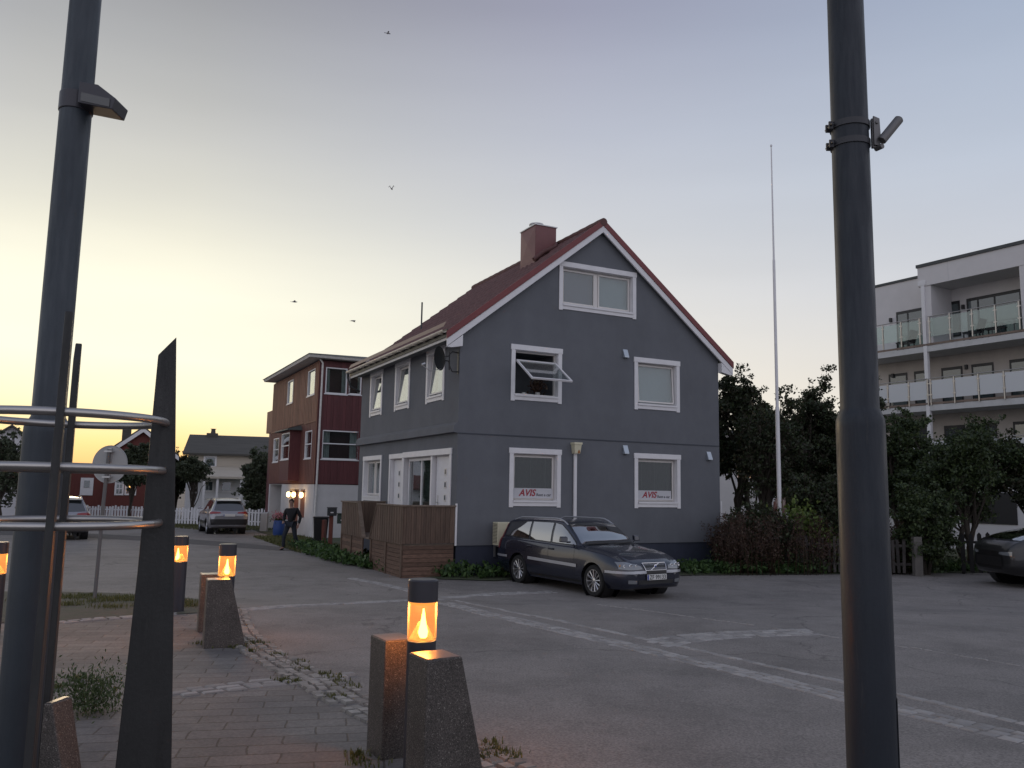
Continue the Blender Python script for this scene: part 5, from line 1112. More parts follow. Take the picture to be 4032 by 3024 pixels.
b.tube([(r1 + .045, -.075, zb_ - .055), (r1 + .15, -.075, zb_ + .075)], .026, 16); b.tube([(r1 + .152, -.075, zb_ + .0772), (r1 + .154, -.075, zb_ + .0797)], .020, 16); b.tube([(r1 + .028, -.07, zb_ + .06), (r1 + .028, -.04, zb_ + .06)], .010, 6); b.tube([(r1 + .03, -.03, zb_ - .085), (r1 + .05, -.075, zb_ - .085)], .016, 8)
b.build('pipe_bracket', M['silver'], pr, bevel=.002, bseg=1)
b = MB(); zd = atD(1945, 1590, D).z - G(D)
b.grid(lambda u, v_: ((half(108, D) + .004) * math.cos(R(-35 + 40 * u)), (half(108, D) + .004) * math.sin(R(-35 + 40 * u)), zd - .30 + .50 * v_), 10, 2); b.build('service_door', M['poler'], pr)
D = 5.0
pl, v = bigpost('thick dark grey post on the left behind the steel rings, with a small floodlight', 180, 0, 80, 1175, D, half(72, D), half(100, D) * .98, atD(95, 905, D).z, M['pole'])
r1 = half(72, D); zb_ = atD(170, 225, D).z - G(D)
b = MB(); b.lathe([(r1 + .001, -.06), (r1 + .006, -.06), (r1 + .006, .06), (r1 + .001, .06)], (0, 0, zb_), 40, capb=False, capt=False)
b.prism([(r1 - .01, zb_ + .085), (r1 + .105, zb_ + .065), (r1 + .225, zb_ - .025), (r1 + .205, zb_ - .095), (r1 - .01, zb_ - .055)], 'y', -.14, .03)
fo = b.build('floodlight', M['lampbody'], pl, bevel=.006)
b = MB(); b.hexa([(r1 + .01, -.145, zb_ - .045), (r1 + .19, -.145, zb_ - .082), (r1 + .19, -.141, zb_ - .082), (r1 + .01, -.141, zb_ - .045)], [(r1 + .01, -.145, zb_ + .01), (r1 + .19, -.145, zb_ - .03), (r1 + .19, -.141, zb_ - .03), (r1 + .01, -.141, zb_ + .01)]); b.build('lens', mat('lens_grey', (.10, .10, .10), .25), fo)
# lit pole far behind at the left of the rings is the same post's shadow side: nothing more to build

# ------------------------------------------------------------------ steel fins with rings
GA = R(25); Rr = .47; rc_, re_ = ray(136, 1000), ray(352, 1000)
cD = Rr * (math.cos(GA) - re_.x * math.sin(GA)) / (re_.x - rc_.x); cx, cy = rc_.x * cD, cD
g0 = G(cy); tg = thing('tree_guard', 'sculptural guard of tall black steel fins joined by round stainless rings', 'steel guard', (cx, cy, g0))
zf = atD(360, 728, cD + Rr * math.sin(GA)).z - g0
def fin(a, nm='fin'):
    b = MB(); b.M = Matrix.Rotation(a, 4, 'Z'); th = .017
    # radial plate: inner edge r0..outer r1, tapering upward, oblique cut top
    prof = [(Rr - .13, -.02), (Rr + .155, -.02), (Rr + .085, 1.35), (Rr + .022, zf), (Rr - .062, zf - .105), (Rr - .085, 1.2)]
    b.prism(prof, 'y', -th, th); b.build(nm, M['fin'], tg, bevel=.004)
for a, e_ in ((0, 0), (90, 0), (180, 0), (-90, 0)): fin(GA + R(a + e_))
for z in (1.62 + .325, 1.62 + .072, 1.62 - .20):
    b = MB(); b.tube([(Rr * math.cos(2 * math.pi * i / 64), Rr * math.sin(2 * math.pi * i / 64), z - g0) for i in range(65)], .0205, 14, cap=False); b.build('ring', M['stainless'], tg, smooth=60)

# ------------------------------------------------------------------ small plants on the pavement
def tuft(name, label, px, py, n, w_, h, m=None, seed=1):
    p = at(px, py); r = np.random.default_rng(seed); q = r.normal(size=(n, 2)) * w_ / 2 + np.array([p.x, p.y]); b_ = np.concatenate([q, (zof(q) + .01)[:, None]], 1)
    V, F = blades(b_, h, .012, rs=r); return mesh_np(name, V, F, m or M['grass'])
t = thing('pavement_weed', 'bushy green weed growing from the pavement between the left post and the black fin', 'plant', (*X2(at(190, 1545)), G(at(190, 1545).y)))
r_ = np.random.default_rng(3); cc = r_.normal(size=(1900, 3)) * np.array([.12, .11, .09]) + np.array([0, 0, .15]); cc[:, 2] = np.abs(cc[:, 2]); V, F = leaves(cc, .036, 3.2, 1.4); mesh_np('foliage', V, F, leafmat('weed_pale', (.035, .055, .018), (.055, .085, .028), (.085, .12, .045)), t)
mb = MB(); [mb.tube([(a * .2, b2 * .2, 0), (a, b2, .2)], .003, 4) for a, b2 in ((.1, 0), (-.1, .05), (0, -.1), (.06, .1))]; mb.build('stem', M['grass'], t)
ke = [X2(Vector((q.x - .18, q.y - .12, 0))) for q in kp]
r5 = np.random.default_rng(55)
def patches(label, spots, per, w_, h, seed):
    r = np.random.default_rng(seed); Q = np.concatenate([r.normal(size=(per, 2)) * w_ * r.uniform(.5, 1.2) + np.array(s_) for s_ in spots]); b_ = np.concatenate([Q, (zof(Q) + .015)[:, None]], 1)
    V, F = blades(b_, h, .010, rs=r); return tag(mesh_np('grass_tufts', V, F, M['grass']), label, 'grass', None, 'stuff')
patches('short grass tufts growing between the rounded kerb stones', [X2(at(*q)) for q in ((640, 1437), (660, 1452), (700, 1462), (735, 1478), (755, 1490), (720, 1470), (1050, 1615), (1070, 1630), (1100, 1640), (1045, 1645), (770, 1640), (785, 1655), (600, 1420), (565, 1395))] + [ke[i] for i in (3, 6, 8)], 60, .055, .038, 61)
patches('tufts of grass on the soil strip at the road edge around the sign post', [X2(at(*q)) for q in ((130, 1292), (160, 1295), (190, 1290), (230, 1296), (250, 1300), (270, 1296), (300, 1292), (290, 1300), (205, 1303), (370, 1300), (415, 1312), (400, 1305), (150, 1310), (240, 1315), (345, 1296), (60, 1300))], 150, .18, .07, 62)
patches('thin moss and grass at the feet of the granite blocks', [X2(at(*q)) for q in ((455, 1398), (480, 1400), (505, 1401), (530, 1398), (543, 1393), (440, 1393), (640, 1478), (610, 1474), (170, 1470), (120, 1490))], 80, .05, .035, 63)
grass('verge_grass', 'mown grass along the white picket fence and in front of the red house', [X2(at(-40, 1126)), X2(at(200, 1131)), X2(at(430, 1136)), X2(at(560, 1146))], 9000, 5.0, .10, wd=.03, seed=71)
grass('verge_grass', 'grass patch at the corner of the red house beside the bin', [X2(at(600, 1160)), X2(at(650, 1175)), X2(at(720, 1195))], 5000, 2.2, .12, wd=.025, seed=72)

# ------------------------------------------------------------------ cars
def crom(P, n):
    """smooth interpolation of rows of control values keyed by the first column"""
    P = np.array(P, float); x = P[:, 0]; xs = []
    m = np.zeros_like(P)
    d = np.diff(P, axis=0); s = d / d[:, :1]
    m[0], m[-1] = s[0], s[-1]
    for i in range(1, len(P) - 1):
        a, b_ = s[i - 1], s[i]; m[i] = np.where(a * b_ > 0, 2 * a * b_ / (a + b_ + 1e-12), 0)
    def f(t):
        i = int(np.clip(np.searchsorted(x, t) - 1, 0, len(x) - 2)); h = x[i + 1] - x[i]; u = (t - x[i]) / h
        return (2 * u ** 3 - 3 * u ** 2 + 1) * P[i] + (u ** 3 - 2 * u ** 2 + u) * h * m[i] + (-2 * u ** 3 + 3 * u ** 2) * P[i + 1] + (u ** 3 - u ** 2) * h * m[i + 1]
    return f
#        x     zb    zs    zr    zt    wb   wm   ws   wr
WAGON = [(-2.42, .34, .60, .70, .72, .50, .66, .64, .58), (-2.38, .28, .70, .84, .87, .66, .76, .74, .68), (-2.31, .24, .90, 1.00, 1.03, .74, .83, .79, .72), (-2.20, .22, .99, 1.16, 1.20, .78, .86, .81, .70),
         (-2.05, .21, 1.01, 1.36, 1.41, .80, .885, .82, .67), (-1.85, .20, 1.00, 1.405, 1.46, .81, .895, .825, .66), (-1.0, .19, .98, 1.43, 1.485, .82, .90, .835, .655), (-.2, .19, .965, 1.435, 1.495, .82, .90, .835, .65), (.10, .19, .955, 1.405, 1.465, .82, .90, .835, .655),
         (.50, .19, .945, 1.20, 1.26, .82, .90, .84, .70), (.92, .19, .93, .975, 1.01, .82, .90, .85, .74), (1.3, .20, .90, .925, .965, .82, .90, .85, .68), (1.7, .20, .84, .86, .905, .80, .895, .82, .62), (2.0, .20, .76, .775, .81, .77, .85, .77, .58), (2.17, .21, .69, .705, .73, .70, .77, .70, .54), (2.25, .24, .60, .63, .65, .58, .66, .62, .48), (2.29, .30, .50, .54, .56, .44, .52, .50, .40)]
SUV = [(-2.28, .45, .70, .85, .88, .60, .72, .70, .62), (-2.24, .38, .80, .98, 1.00, .72, .82, .80, .70), (-2.16, .34, .95, 1.08, 1.10, .78, .88, .84, .70), (-2.0, .30, 1.06, 1.30, 1.33, .80, .90, .83, .68), (-1.80, .28, 1.08, 1.52, 1.60, .82, .915, .83, .60),
       (-1.6, .28, 1.08, 1.58, 1.655, .83, .92, .84, .58), (-.6, .26, 1.06, 1.62, 1.69, .84, .92, .85, .58), (.05, .26, 1.04, 1.59, 1.66, .84, .92, .85, .59), (.5, .26, 1.03, 1.33, 1.40, .84, .92, .85, .66), (.9, .26, 1.02, 1.09, 1.13, .84, .92, .86, .74),
       (1.4, .27, .98, 1.02, 1.06, .83, .92, .85, .70), (1.8, .28, .92, .95, .99, .80, .90, .82, .64), (2.1, .30, .84, .87, .90, .74, .84, .77, .58), (2.25, .34, .74, .78, .80, .62, .74, .70, .50), (2.32, .42, .62, .66, .68, .46, .58, .55, .42)]
def paint(name, col, rough=.28, metal=.35): return mat(name, col, rough, metal=metal, coat=.8, var=.06, vscale=1.5)
M['carglass'] = glassmat('car_glass', (.22, .26, .27), .01, .34, wob=.0); M['cartrim'] = mat('black_car_trim', (.015, .015, .016), .4); M['tyre'] = mat('tyre_rubber', (.014, .014, .014), .85, bump=.2, bscale=60)
M['rim'] = mat('alloy', (.55, .55, .56), .3, metal=.9); M['lensr'] = mat('red_lens', (.25, .012, .012), .15, coat=1); M['silvertrim'] = mat('silver_trim', (.40, .41, .44), .4, metal=.5); M['headl'] = mat('headlamp_glass', (.16, .17, .18), .08, coat=1, spec=1)
M['chromehl'] = mat('headlamp_reflector', (.75, .75, .75), .2, metal=1); M['chrome'] = mat('chrome', (.7, .7, .72), .15, metal=1); M['plate'] = mat('plate_white', (.62, .62, .60), .5); M['ink'] = mat('plate_ink', (.01, .01, .012), .6); M['orangel'] = mat('amber_indicator', (.5, .22, .05), .2); M['eblue'] = mat('plate_blue', (.02, .05, .3), .5)
M['seat'] = mat('car_interior', (.03, .03, .032), .9)
def car(name, label, cat, loc, rz, keys, pm, axles, wr_, spokes=10, plate=None, style='wagon'):
    t = thing(name, label, cat, loc, rz); f = crom(keys, 0)
    x0, x1 = keys[0][0], keys[-1][0]; nx, nt_ = 150, 12
    def sec(x):
        k = f(x); _, zb, zs, zr, zt, wb, wm, ws_, wr = k
        zm = zb + (zs - zb) * .45
        P = np.array([(0, zb), (wb * .9, zb), (wb, zb + .03), (wm - .012, zb + (zs - zb) * .25), (wm, zm), ((wm * .75 + ws_ * .25), zb + (zs - zb) * .8), (ws_ + .012, zs - .025), (ws_ - .02, zs + .005),
                      ((ws_ - .03 + wr) / 2 + .022 * (zr - zs) / .45, (zs + zr) / 2), (wr, zr), (wr - .07, zr + (zt - zr) * .45), (wr * .5, zt - (zt - zr) * .12), (0, zt)])
        return P
    us = np.linspace(0, 12, 61)
    def half_(x):
        P = sec(x); o = []
        for u in us:
            i = min(int(u), 11); a = u - i; p0 = P[max(i - 1, 0)]; p1 = P[i]; p2 = P[i + 1]; p3 = P[min(i + 2, 12)]
            q = .5 * ((2 * p1) + (-p0 + p2) * a * .8 + (2 * p0 * .8 + (-5 * .8 - 1) * 0 * p1) * 0 + 0) if False else None
            t0, t1 = (p2 - p0) * .4, (p3 - p1) * .4; hh = 2 * a ** 3 - 3 * a ** 2
            q = (hh + 1) * p1 + (a ** 3 - 2 * a ** 2 + a) * t0 - hh * p2 + (a ** 3 - a ** 2) * t1; o.append(q)
        return np.array(o)
    X = np.concatenate([np.linspace(x0, x0 + .25, 14)[:-1], np.linspace(x0 + .25, x1 - .25, 110), np.linspace(x1 - .25, x1, 14)[1:]]); V = []; 
    for x in X:
        h = half_(x); V += [(x, -p[0], p[1]) for p in h[::-1]][:-1] + [(x, p[0], p[1]) for p in h]
    W_ = 2 * len(us) - 1; V = np.array(V); F = []
    AR = wr_ + .055
    kill = lambda idx: all(any(math.hypot(V[i][0] - ax, V[i][2] - wr_ * .985) < AR for ax in axles) and abs(V[i][1]) > .45 for i in idx)
    for i in range(len(X) - 1):
        for j in range(W_ - 1):
            q = (i * W_ + j, (i + 1) * W_ + j, (i + 1) * W_ + j + 1, i * W_ + j + 1)
            if not kill(q): F.append(q[::-1])
        q = (i * W_ + W_ - 1, (i + 1) * W_ + W_ - 1, (i + 1) * W_, i * W_)
    used = set(i for q in F for i in q)
    for i in used:
        if abs(V[i][1]) > .45:
            for ax in axles:
                dx, dz = V[i][0] - ax, V[i][2] - wr_ * .985; d = math.hypot(dx, dz)
                if d < AR: V[i][0] = ax + dx * AR / d; V[i][2] = wr_ * .985 + dz * AR / d
    F.append(tuple(range(W_))); F.append(tuple((len(X) - 1) * W_ + j for j in range(W_))[::-1])
    bvh = BVHTree.FromPolygons([tuple(v) for v in V], F)
    # carve out the glazed openings from the outer skin? the glass sits over a dark liner instead
    me = bpy.data.meshes.new('body'); me.from_pydata([tuple(v) for v in V], [], F); me.materials.append(pm); me.polygons.foreach_set('use_smooth', [True] * len(F)); me.set_sharp_from_angle(angle=R(40)); me.update()
    bo = link(bpy.data.objects.new('body', me)); bo.parent = t
    def hit(o_, d_, off):
        h, n, _, _ = bvh.ray_cast(Vector(o_), Vector(d_).normalized(), 10)
        if h is None: return Vector(o_) + Vector(d_) * 1.2
        if n.dot(Vector(d_)) > 0: n = -n
        return h + n * off
    def decal(mb, lo, hi, view, off=.004, nu=14, nv=6, side=1):
        """ruled area between polylines lo and hi projected on the skin; view 'side' uses (x,z), 'front'/'rear' use (y,z), 'top' uses (x,y)"""
        def at_(pl, u):
            L = len(pl) - 1; i = min(int(u * L), L - 1); a = u * L - i; return [pl[i][k] * (1 - a) + pl[i + 1][k] * a for k in (0, 1)]
        def fn(u, v):
            a, b_ = at_(lo, u), at_(hi, u); p = [a[k] * (1 - v) + b_[k] * v for k in (0, 1)]
            if view == 'side': return hit((p[0], side * 2, p[1]), (0, -side, 0), off)
            if view == 'front': return hit((4, p[0], p[1]), (-1, 0, 0), off)
            if view == 'rear': return hit((-4, p[0], p[1]), (1, 0, 0), off)
        mb.grid(fn, nu, nv)
    def grow(pl, dx0, dz): return pl
    Wg = style == 'wagon'
    zsA, zrA = (1.0, 1.395) if Wg else (1.09, 1.54)
    # window outlines as (lower polyline, upper polyline) in x,z
    if Wg:
        side_w = [([(.72, .985), (-.12, 1.0)], [(.66, 1.03), (.30, 1.255), (.06, 1.375), (-.17, 1.405)]), ([(-.20, 1.002), (-.98, 1.02)], [(-.25, 1.405), (-1.03, 1.40)]), ([(-1.06, 1.022), (-2.02, 1.06)], [(-1.11, 1.398), (-1.95, 1.345)])]
    else:
        side_w = [([(.66, 1.08), (-.15, 1.09)], [(.60, 1.12), (.30, 1.38), (.05, 1.53), (-.2, 1.565)]), ([(-.23, 1.092), (-1.0, 1.11)], [(-.28, 1.565), (-1.05, 1.55)]), ([(-1.08, 1.115), (-1.72, 1.22)], [(-1.13, 1.545), (-1.6, 1.46)])]
    for s_ in (-1, 1):
        ln = MB(); xm0, xm1 = side_w[0][0][0][0] + .06, side_w[2][0][1][0] - .05
        for lo, hi in side_w:
            g_ = MB(); decal(g_, lo, hi, 'side', .006, 12, 6, s_); g_.build('side_window', M['carglass'], t, smooth=60)
            L_ = [(p[0], p[1] - .022) for p in lo]; H_ = [(p[0], p[1] + .020) for p in hi]; L_[0] = (L_[0][0] + .025, L_[0][1]); L_[-1] = (L_[-1][0] - .025, L_[-1][1]); H_[0] = (H_[0][0] + .025, H_[0][1]); H_[-1] = (H_[-1][0] - .025, H_[-1][1])
            decal(ln, L_, H_, 'side', .003, 14, 7, s_)
        ln.build('window_trim', M['cartrim'], t, smooth=60)
        # door seams and handles
        sm = MB()
        for xs0, xs1 in ((.78, .74), (-.16, -.20), (-1.03, -1.07)):
            decal(sm, [(xs0, .28), (xs0 + .008, .28)], [(xs1, zsA - .03), (xs1 + .008, zsA - .03)], 'side', .0015, 1, 12, s_)
        sm.build('door_seam', M['cartrim'], t)
        for hx in (-.08, -.92):
            hd = MB(); p = hit((hx, s_ * 2, zsA - .14), (0, -s_, 0), .0); hd.box(p.x - .09, p.x + .09, p.y, p.y + s_ * .028, p.z - .015, p.z + .018); hd.build('door_handle', pm if Wg else M['cartrim'], t, bevel=.006)
        # side strip
        st = MB(); decal(st, [(.86, .545 if Wg else .50), (-.94, .575 if Wg else .50)], [(.86, .61 if Wg else .60), (-.94, .64 if Wg else .60)], 'side', .014, 20, 2, s_); st.build('side_moulding', M['silvertrim'] if Wg else M['cartrim'], t, smooth=40)
        rk = MB(); decal(rk, [(.95, .24), (-.92, .24)], [(.95, .29), (-.92, .29)], 'side', .004, 16, 1, s_); rk.build('sill_trim', M['cartrim'], t)
        # roof rail
        rr = MB(); ps = []
        for i in range(15):
            x = .22 - i * (2.1 / 14); kk_ = f(x); z = kk_[3] + .015; lift = .055 * min(1, min(i, 14 - i) / 2.0); ps.append((x, s_ * (kk_[8] - .03), z + lift + .0))
        rr.tube(ps, .018, 8); rr.build('roof_rail', M['silvertrim'], t, smooth=60)
        # mirror
        m_ = MB(); mz = zsA + .03; m_.hexa([(.52, s_ * .93, mz), (.62, s_ * .93, mz + .0), (.60, s_ * 1.09, mz + .01), (.50, s_ * 1.10, mz + .01)], [(.52, s_ * .92, mz + .13), (.60, s_ * .93, mz + .12), (.58, s_ * 1.08, mz + .12), (.51, s_ * 1.09, mz + .13)]); m_.box(.54, .60, s_ * .84, s_ * .94, mz - .01, mz + .03)
        m_.build('mirror', pm, t, bevel=.025, bseg=3)
    # windscreen and rear window
    ws0 = MB(); a0, a1 = (.755, .63) if Wg else (.76, .60); z0, z1 = (1.02, 1.43) if Wg else (1.135, 1.62)
    n_ = 9; arc = lambda hw, z, sag: [(-hw + 2 * hw * i / (n_ - 1), z + sag * (1 - (2 * i / (n_ - 1) - 1) ** 2)) for i in range(n_)]
    lo, hi = arc(a0 - .02, z0 - .015, .02), arc(a1 - .03, z1 - .045, .035); decal(ws0, lo, hi, 'front', .006, 24, 10); ws0.build('windscreen', M['carglass'], t, smooth=60)
    ln = MB(); decal(ln, arc(a0 + .01, z0 - .035, .02), arc(a1, z1 - .03, .035), 'front', .003, 24, 10); ln.build('windscreen_trim', M['cartrim'], t, smooth=60)
    rw = MB()
    if Wg: decal(rw, arc(.66, 1.04, 0), arc(.56, 1.36, .03), 'rear', .006, 16, 6)
    else: decal(rw, arc(.68, 1.12, -.02), arc(.55, 1.50, .03), 'rear', .006, 16, 6)
    rw.build('rear_window', mat('rear_glass', (.02, .025, .028), .06, coat=1, spec=1) if 'rear_glass' not in bpy.data.materials else bpy.data.materials['rear_glass'], t, smooth=60)
    wp = MB()
    for y0_, y1_ in ((-.62, -.08), (.02, .56)):
        pp = [hit((4, y0_ + (y1_ - y0_) * i / 6, z0 - .02 + .012 * i / 6), (-1, 0, 0), .018) for i in range(7)]; wp.tube(pp, .009, 5)
    wp.build('wiper', M['cartrim'], t)
    # lights and front
    for s_ in (-1, 1):
        if Wg:
            hl_ = MB(); decal(hl_, [(s_ * .34, .600), (s_ * .50, .590), (s_ * .68, .592), (s_ * .80, .605)], [(s_ * .36, .655), (s_ * .50, .700), (s_ * .68, .735), (s_ * .80, .735)], 'front', .007, 16, 5); ho = hl_.build('headlight', M['headl'], t, smooth=60)
            rb_ = MB()
            for yy, rr_ in ((.47, .036), (.60, .044), (.72, .036)):
                p = hit((4, s_ * yy, .655), (-1, 0, 0), .009); rb_.lathe([(rr_, 0), (rr_ * .8, .006), (rr_ * .2, .002)], tuple(p), 16, ax='x')
            rb_.build('reflector', M['chromehl'], ho, smooth=40)
            ib = MB(); p = hit((4, s_ * .775, .66), (-1, 0, 0), .010); ib.lathe([(.026, 0), (.01, .006)], tuple(p), 12, ax='x'); ib.build('indicator', M['orangel'], ho)
            fg = MB(); decal(fg, [(s_ * .50, .325), (s_ * .68, .33)], [(s_ * .50, .39), (s_ * .68, .40)], 'front', .006, 6, 3); fg.build('fog_light', M['headl'], t, smooth=60)
            bs = MB(); decal(bs, [(s_ * .20, .515), (s_ * .50, .515), (s_ * .78, .515)], [(s_ * .20, .565), (s_ * .50, .565), (s_ * .78, .565)], 'front', .018, 16, 2); bs.build('bumper_strip', M['silvertrim'], t, smooth=60)
            bs = MB(); decal(bs, [(1.78, .515), (2.16, .515)], [(1.78, .565), (2.16, .565)], 'side', .018, 10, 2, s_); bs.build('bumper_strip', M['silvertrim'], t, smooth=60)
            bs = MB(); decal(bs, [(-1.80, .56), (-2.36, .56)], [(-1.80, .61), (-2.36, .61)], 'side', .016, 10, 2, s_); bs.build('rear_strip', M['silvertrim'], t, smooth=60)
            tl = MB(); decal(tl, [(s_ * .68, .72), (s_ * .75, .72)], [(s_ * .62, 1.24), (s_ * .66, 1.24)], 'rear', .008, 4, 12); tl.build('tail_light', M['lensr'], t, smooth=60); tl = MB(); decal(tl, [(-2.30, .74), (-2.20, .74)], [(-2.09, 1.32), (-2.04, 1.32)], 'side', .008, 4, 12, s_); tl.build('tail_light', M['lensr'], t, smooth=60)
        else:
            hl_ = MB(); decal(hl_, [(s_ * .40, .78), (s_ * .76, .76)], [(s_ * .42, .83), (s_ * .76, .86)], 'front', .007, 10, 4); hl_.build('headlight', M['headl'], t, smooth=60)
            tl = MB(); decal(tl, [(s_ * .36, .985), (s_ * .60, .97), (s_ * .84, .95)], [(s_ * .40, 1.04), (s_ * .60, 1.06), (s_ * .82, 1.07)], 'rear', .012, 10, 4); decal(tl, [(-2.2, .95), (-1.9, .99)], [(-2.16, 1.05), (-1.92, 1.05)], 'side', .012, 6, 3, s_); tl.build('tail_light', M['lensr'], t, smooth=60)
    if Wg:
        gr = MB(); decal(gr, [(-.27, .575), (.27, .575)], [(-.30, .70), (.30, .70)], 'front', .008, 10, 4); go = gr.build('grille', M['cartrim'], t, smooth=60)
        ba = MB()
        for i in range(25):
            y = -.265 + i * .53 / 24; a_, c_ = hit((4, y, .585), (-1, 0, 0), .012), hit((4, y, .695), (-1, 0, 0), .012); ba.tube([a_, c_], .0035, 4)
        ba.build('grille_bars', M['silvertrim'], go)
        fr_ = MB(); cs = [(-.27, .572), (.27, .572), (.305, .705), (-.305, .705), (-.27, .572)]; pp = []
        for a_, c_ in zip(cs, cs[1:]): pp += [hit((4, a_[0] + (c_[0] - a_[0]) * i / 6, a_[1] + (c_[1] - a_[1]) * i / 6), (-1, 0, 0), .014) for i in range(7)]
        fr_.tube(pp, .009, 6); pa_, pb_ = hit((4, .15, .705), (-1, 0, 0), .020), hit((4, -.14, .578), (-1, 0, 0), .020); fr_.tube([pa_, pb_], .010, 6); pc = (pa_ + pb_) / 2; fr_.lathe([(.034, 0), (.034, .01), (.02, .014)], tuple(pc), 18, ax='x'); fr_.build('grille_frame', M['chrome'], go, smooth=40)
        eb = MB(); eb.lathe([(.019, .012), (.019, .018)], tuple(pc), 14, ax='x'); eb.build('emblem', M['eblue'], go)
        li = MB(); decal(li, [(-.46, .31), (.46, .31)], [(-.46, .39), (.46, .39)], 'front', .005, 12, 2); decal(li, [(-.26, .50), (.26, .50)], [(-.26, .568), (.26, .568)], 'front', .03, 8, 2); li.build('lower_grille', M['cartrim'], t, smooth=60)
    else:
        lb = MB(); decal(lb, [(-.80, .46), (.80, .46)], [(-.84, .72), (.84, .72)], 'rear', .01, 16, 4); lb.build('bumper_cladding', M['cartrim'], t, smooth=60); lb = MB(); decal(lb, [(-.5, .50), (.5, .50)], [(-.5, .72), (.5, .72)], 'front', .008, 10, 4); lb.build('bumper_cladding', M['cartrim'], t, smooth=60)
        di = MB(); decal(di, [(-.45, .41), (.45, .41)], [(-.45, .44), (.45, .44)], 'rear', .014, 10, 2); di.build('exhaust_trim', M['silvertrim'], t)
        for ax in axles:
            for s_ in (-1, 1):
                ac = MB(); pts = []
                for i in range(13):
                    a = math.pi * i / 12; pts.append((ax + AR * 1.06 * math.cos(a), wr_ * .985 + AR * 1.06 * math.sin(a)))
                for (xa, za), (xb, zb2) in zip(pts, pts[1:]): decal(ac, [(ax + (xa - ax) * .93, wr_ + (za - wr_) * .93), (ax + (xb - ax) * .93, wr_ + (zb2 - wr_) * .93)], [(ax + (xa - ax) * 1.08, wr_ + (za - wr_) * 1.08), (ax + (xb - ax) * 1.08, wr_ + (zb2 - wr_) * 1.08)], 'side', .006, 1, 1, s_)
                ac.build('arch_trim', M['cartrim'], t)
        sp_ = MB(); sp_.hexa([(-1.98, -.55, 1.545), (-1.70, -.56, 1.60), (-1.70, .56, 1.60), (-1.98, .55, 1.545)], [(-2.02, -.54, 1.57), (-1.7, -.55, 1.64), (-1.7, .55, 1.64), (-2.02, .54, 1.57)]); sp_.build('spoiler', pm, t, bevel=.01)
    # plate
    if plate:
        sd_, txt, zc = plate; s_ = 1 if sd_ == 'front' else -1; vw = sd_
        p = hit((4 * s_, 0, zc), (-s_, 0, 0), .03); px_ = p.x
        pt = MB(); pt.box(px_ - .004, px_ + .004, -.26, .26, zc - .055, zc + .055); po = pt.build('number_plate', M['plate'], t, bevel=.003, bseg=1)
        if txt:
            me = text_mesh(txt, .118, extr=.001, bold=.0015, space=1.05); xs_ = [v.co.x for v in me.vertices]; wtx = max(xs_) - min(xs_)
            T_ = Matrix.Translation((px_ + s_ * .0055, -s_ * (.20 - .0) + 0, zc - .041)) @ Matrix.Rotation(R(90) * s_, 4, 'Z') @ Matrix.Rotation(R(90), 4, 'X') @ Matrix.Diagonal((.43 / wtx, 1, 1, 1)); me.transform(T_); me.materials.clear(); me.materials.append(M['ink'])
            o = link(bpy.data.objects.new('lettering', me)); o.parent = po
        eb = MB(); eb.box(px_ + s_ * .0045, px_ + s_ * .006, -s_ * .255, -s_ * .222, zc - .05, zc + .05); eb.build('country_band', M['eblue'], po)
    # cabin floor and wheel wells
    un = MB(); un.box(x0 + .35, x1 - .35, -.62, .62, .20 if Wg else .28, .45); un.build('underbody', M['cartrim'], t)
    for ax in axles:
        for s_ in (-1, 1):
            wl_ = MB(); wl_.lathe([(AR + .004, s_ * .60), (AR + .004, s_ * .87)], (ax, 0, wr_ * .985), 28, ax='y', capb=True, capt=False); wl_.build('wheel_well', M['cartrim'], t, smooth=50)
            ty = MB(); h_ = .105; R1 = wr_; R0 = wr_ * .70; yo = s_ * .765
            ty.lathe([(R0, -h_), (R1 * .93, -h_ * 1.03), (R1 * .99, -h_ * .8), (R1, -h_ * .4), (R1, h_ * .4), (R1 * .99, h_ * .8), (R1 * .93, h_ * 1.03), (R0, h_)], (ax, yo, wr_), 36, ax='y', capb=False, capt=False); wo = ty.build('wheel', M['tyre'], t, smooth=50)
            rm = MB(); yf = yo + s_ * h_ * .80
            rm.lathe([(R0 * 1.02, s_ * h_ * .98), (R0 * .96, s_ * h_ * .98), (R0 * .93, s_ * h_ * .5), (R0 * .93, -s_ * h_)], (ax, yo, wr_), 32, ax='y', capb=False, capt=False); rm.lathe([(R0 * .22, -s_ * .03), (R0 * .22, s_ * .004), (R0 * .1, s_ * .012)], (ax, yf, wr_), 18, ax='y')
            for i in range(spokes):
                a = 2 * math.pi * i / spokes + .1; c0, s0 = math.cos(a), math.sin(a); rm.tube([(ax + c0 * R0 * .15, yf - s_ * .008, wr_ + s0 * R0 * .15), (ax + c0 * R0 * .95, yf - s_ * .004, wr_ + s0 * R0 * .95)], [.012, .018] if spokes > 6 else [.03, .035], 5)
            rm.build('rim', M['rim'], wo, smooth=40)
            dk = MB(); dk.lathe([(R0 * .92, 0), (.01, 0)], (ax, yf - s_ * .045, wr_), 24, ax='y'); dk.build('brake_disc', M['cartrim'], wo)
    return t
P_dark = paint('dark_blue_grey_paint_car', (.013, .016, .030), .22, .2); P_silver = paint('silver_paint', (.28, .28, .30), .3, .5); P_black = paint('black_paint', (.004, .004, .005), .5, .05)
head = Vector((1.64 - .29, 17.31 - 19.67)).normalized(); leftv = Vector((-head.y, head.x))
fc = Vector((1.64, 17.31)) + leftv * .84; rc = Vector((.29, 19.67)) + leftv * .84; mc = (fc + rc) / 2
